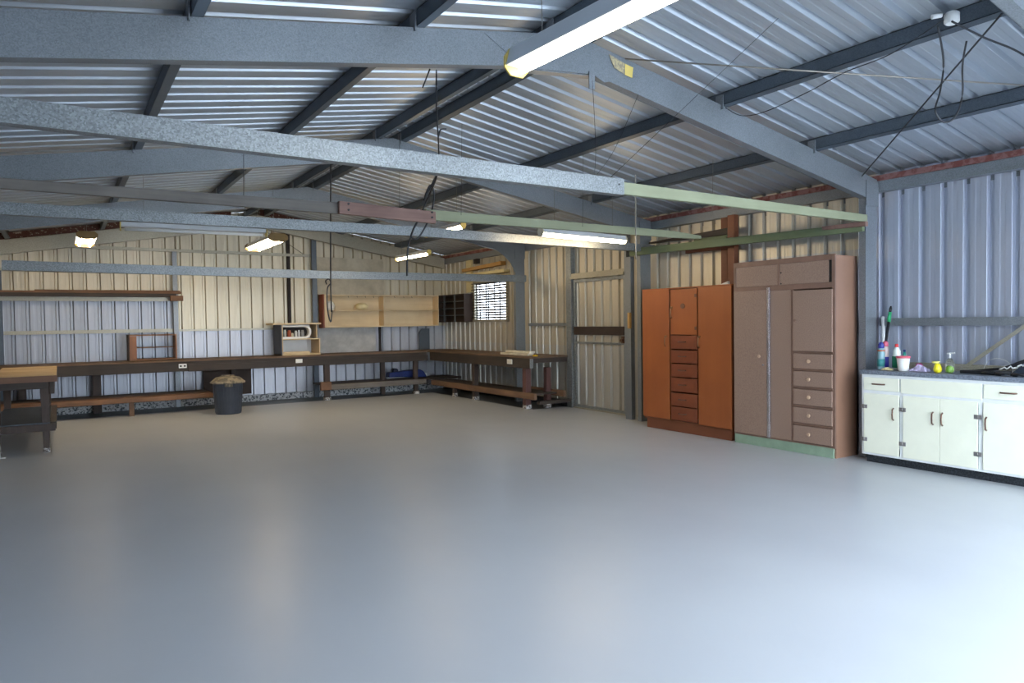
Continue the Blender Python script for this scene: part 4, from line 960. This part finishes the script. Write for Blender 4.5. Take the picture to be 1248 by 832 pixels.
wire('stay_rod', [(3.52, 3.88, 3.3), (5.6, 2.17, 2.97)], 0.006, 'pale straight rod stretched along the right roof slope from the ridge to the front rafter', 'rod', M['rod'])
wire('brace_rod', [(6.62, 3.92, 2.77), (4.63, 1.9, 3.14)], 0.006, 'dark diagonal brace rod from the nearest column top up to the front rafter', 'rod', M['wire'])
wire('power_cable', [(4.491, 2.185, 3.138), (4.799, 2.3, 3.022), (4.759, 2.3, 2.833), (4.699, 2.3, 2.695), (4.812, 2.3, 2.639), (4.96, 2.3, 2.702), (5.046, 2.3, 2.854), (4.935, 2.25, 3.005), (4.876, 2.2, 3.133)], 0.006, 'grey cable hanging in a long loop from the white junction box', 'cable', M['wire'])
wire('power_cable', [(4.592, 3.874, 3.11), (4.8, 3.871, 3.074), (4.842, 3.662, 3.067), (4.752, 3.233, 3.083), (4.646, 2.874, 3.101), (4.606, 2.536, 3.108), (4.425, 2.122, 3.139)], 0.0035, 'thin dark cable draped along the high right purlin to the nearest rafter', 'cable', M['wire'])
wire('power_cable', [(4.489, 2.106, 3.138), (4.767, 2.05, 3.08), (4.985, 1.984, 3.032), (5.209, 1.95, 2.983)], 0.006, 'dark cable running right from the white junction box out of view', 'cable', M['wire'])
wire('tie_wire', [(3.227, 3.9, 3.1), (3.251, 3.9, 2.629), (3.233, 3.9, 2.418)], 0.0018, 'thin wire from the nearest apex lug down to the nearest tie beam', 'wire', M['wire'])
wire('tie_wire', [(3.95, 2.9, 3.33), (3.4, 3.93, 2.43)], 0.0018, 'long thin wire slanting from roof down to the end of the nearest tie beam', 'wire', M['wire'])
wire('tie_wire', [(3.666, 3.9, 3.073), (3.436, 3.9, 2.652), (3.263, 3.9, 2.444)], 0.0018, 'short thin wire from the nearest rafter underside to the tie beam', 'wire', M['wire'])
wire('tie_wire', [(5.734, 5.0, 3.045), (5.717, 5.0, 2.472)], 0.0018, 'thin wire dropping from the low right purlin past the green timber', 'wire', M['wire_grey'])
wire('tie_wire', [(2.565, 5.75, 3.049), (2.551, 5.75, 2.351)], 0.0018, 'thin wire carrying the left end of the reddish timber', 'wire', M['wire'])
wire('tie_wire', [(3.193, 5.75, 3.245), (3.169, 5.75, 2.395)], 0.0018, 'thin wire carrying the right end of the reddish timber', 'wire', M['wire'])
wire('tie_wire', [(4.629, 5.75, 3.319), (4.605, 5.75, 2.376)], 0.0018, 'thin wire down to the green timber right of the big lamp', 'wire', M['wire'])
wire('tie_wire', [(1.252, 5.75, 2.909), (1.24, 5.75, 2.412)], 0.0025, 'dark stay wire hanging to the grey timber left of the ridge', 'wire', M['wire'])
wire('hanging_rod', [(5.303, 5.70, 2.97), (5.303, 5.70, 2.76), (5.300, 5.70, 2.06)], .007, 'pale straight rod hanging over the green timber near the second column', 'rod', M['rod'])
wire('back_wire', [(3.04, 13.22, 3.17), (3.5, 13.3, 2.99), (3.95, 13.41, 2.74)], .005, 'thin dark wire slanting over the back gable right of the wide twin-tube light', 'wire')
t = thing('junction_box', 'white round junction box on the high right purlin at the top right', 'junction box', (4.55, 2.14, 3.19))
b = MB(); b.lathe((4.56, 2.14, 3.15), [(.03, 0), (.042, .01), (.042, .06), (.03, .07)], n=16); b.build('box', M['white_pvc'], t)
b = MB(); b.tube([(4.50, 2.17, 3.20), (4.45, 2.2, 3.19)], .014, n=10); b.build('cable_entry', M['white_pvc'], t)

# ------------------------------------------------------------------ daylight
w = bpy.data.worlds.new('World'); scn.world = w; w.use_nodes = True
nt = w.node_tree; bg = nt.nodes['Background']; bg.inputs['Color'].default_value = (.79, .885, 1.0, 1); bg.inputs['Strength'].default_value = 10.5
# sky light entering by the open front (portal) and by the window
def portal(loc, rot, sx, sy):
    l = bpy.data.lights.new('sky_portal', 'AREA'); l.shape = 'RECTANGLE'; l.size = sx; l.size_y = sy; l.cycles.is_portal = True
    o = bpy.data.objects.new('sky_portal', l); COL.objects.link(o); o.location = loc; o.rotation_euler = rot; return o

# ------------------------------------------------------------------ camera
cam = bpy.data.cameras.new('Camera'); co = bpy.data.objects.new('Camera', cam); COL.objects.link(co)
cam.sensor_width = 36; cam.lens = 855.2/1248*36; cam.clip_start = .05
yaw, pit, roll = .573184, -.0284256, -.0140946
s_, c_ = math.sin(yaw), math.cos(yaw)
F = Vector((s_*math.cos(pit), c_*math.cos(pit), math.sin(pit))); Rr = Vector((c_, -s_, 0)); U = Rr.cross(F)
R2 = math.cos(roll)*Rr+math.sin(roll)*U; U2 = -math.sin(roll)*Rr+math.cos(roll)*U
mtx = Matrix((R2, U2, -F)).transposed().to_4x4(); mtx.translation = Vector((0, 0, 1.4)); co.matrix_world = mtx
scn.camera = co
scn.view_settings.view_transform = 'Standard'; scn.view_settings.look = 'None'; scn.view_settings.gamma = 1; scn.view_settings.use_curve_mapping = False
scn.view_settings.exposure = 0.0
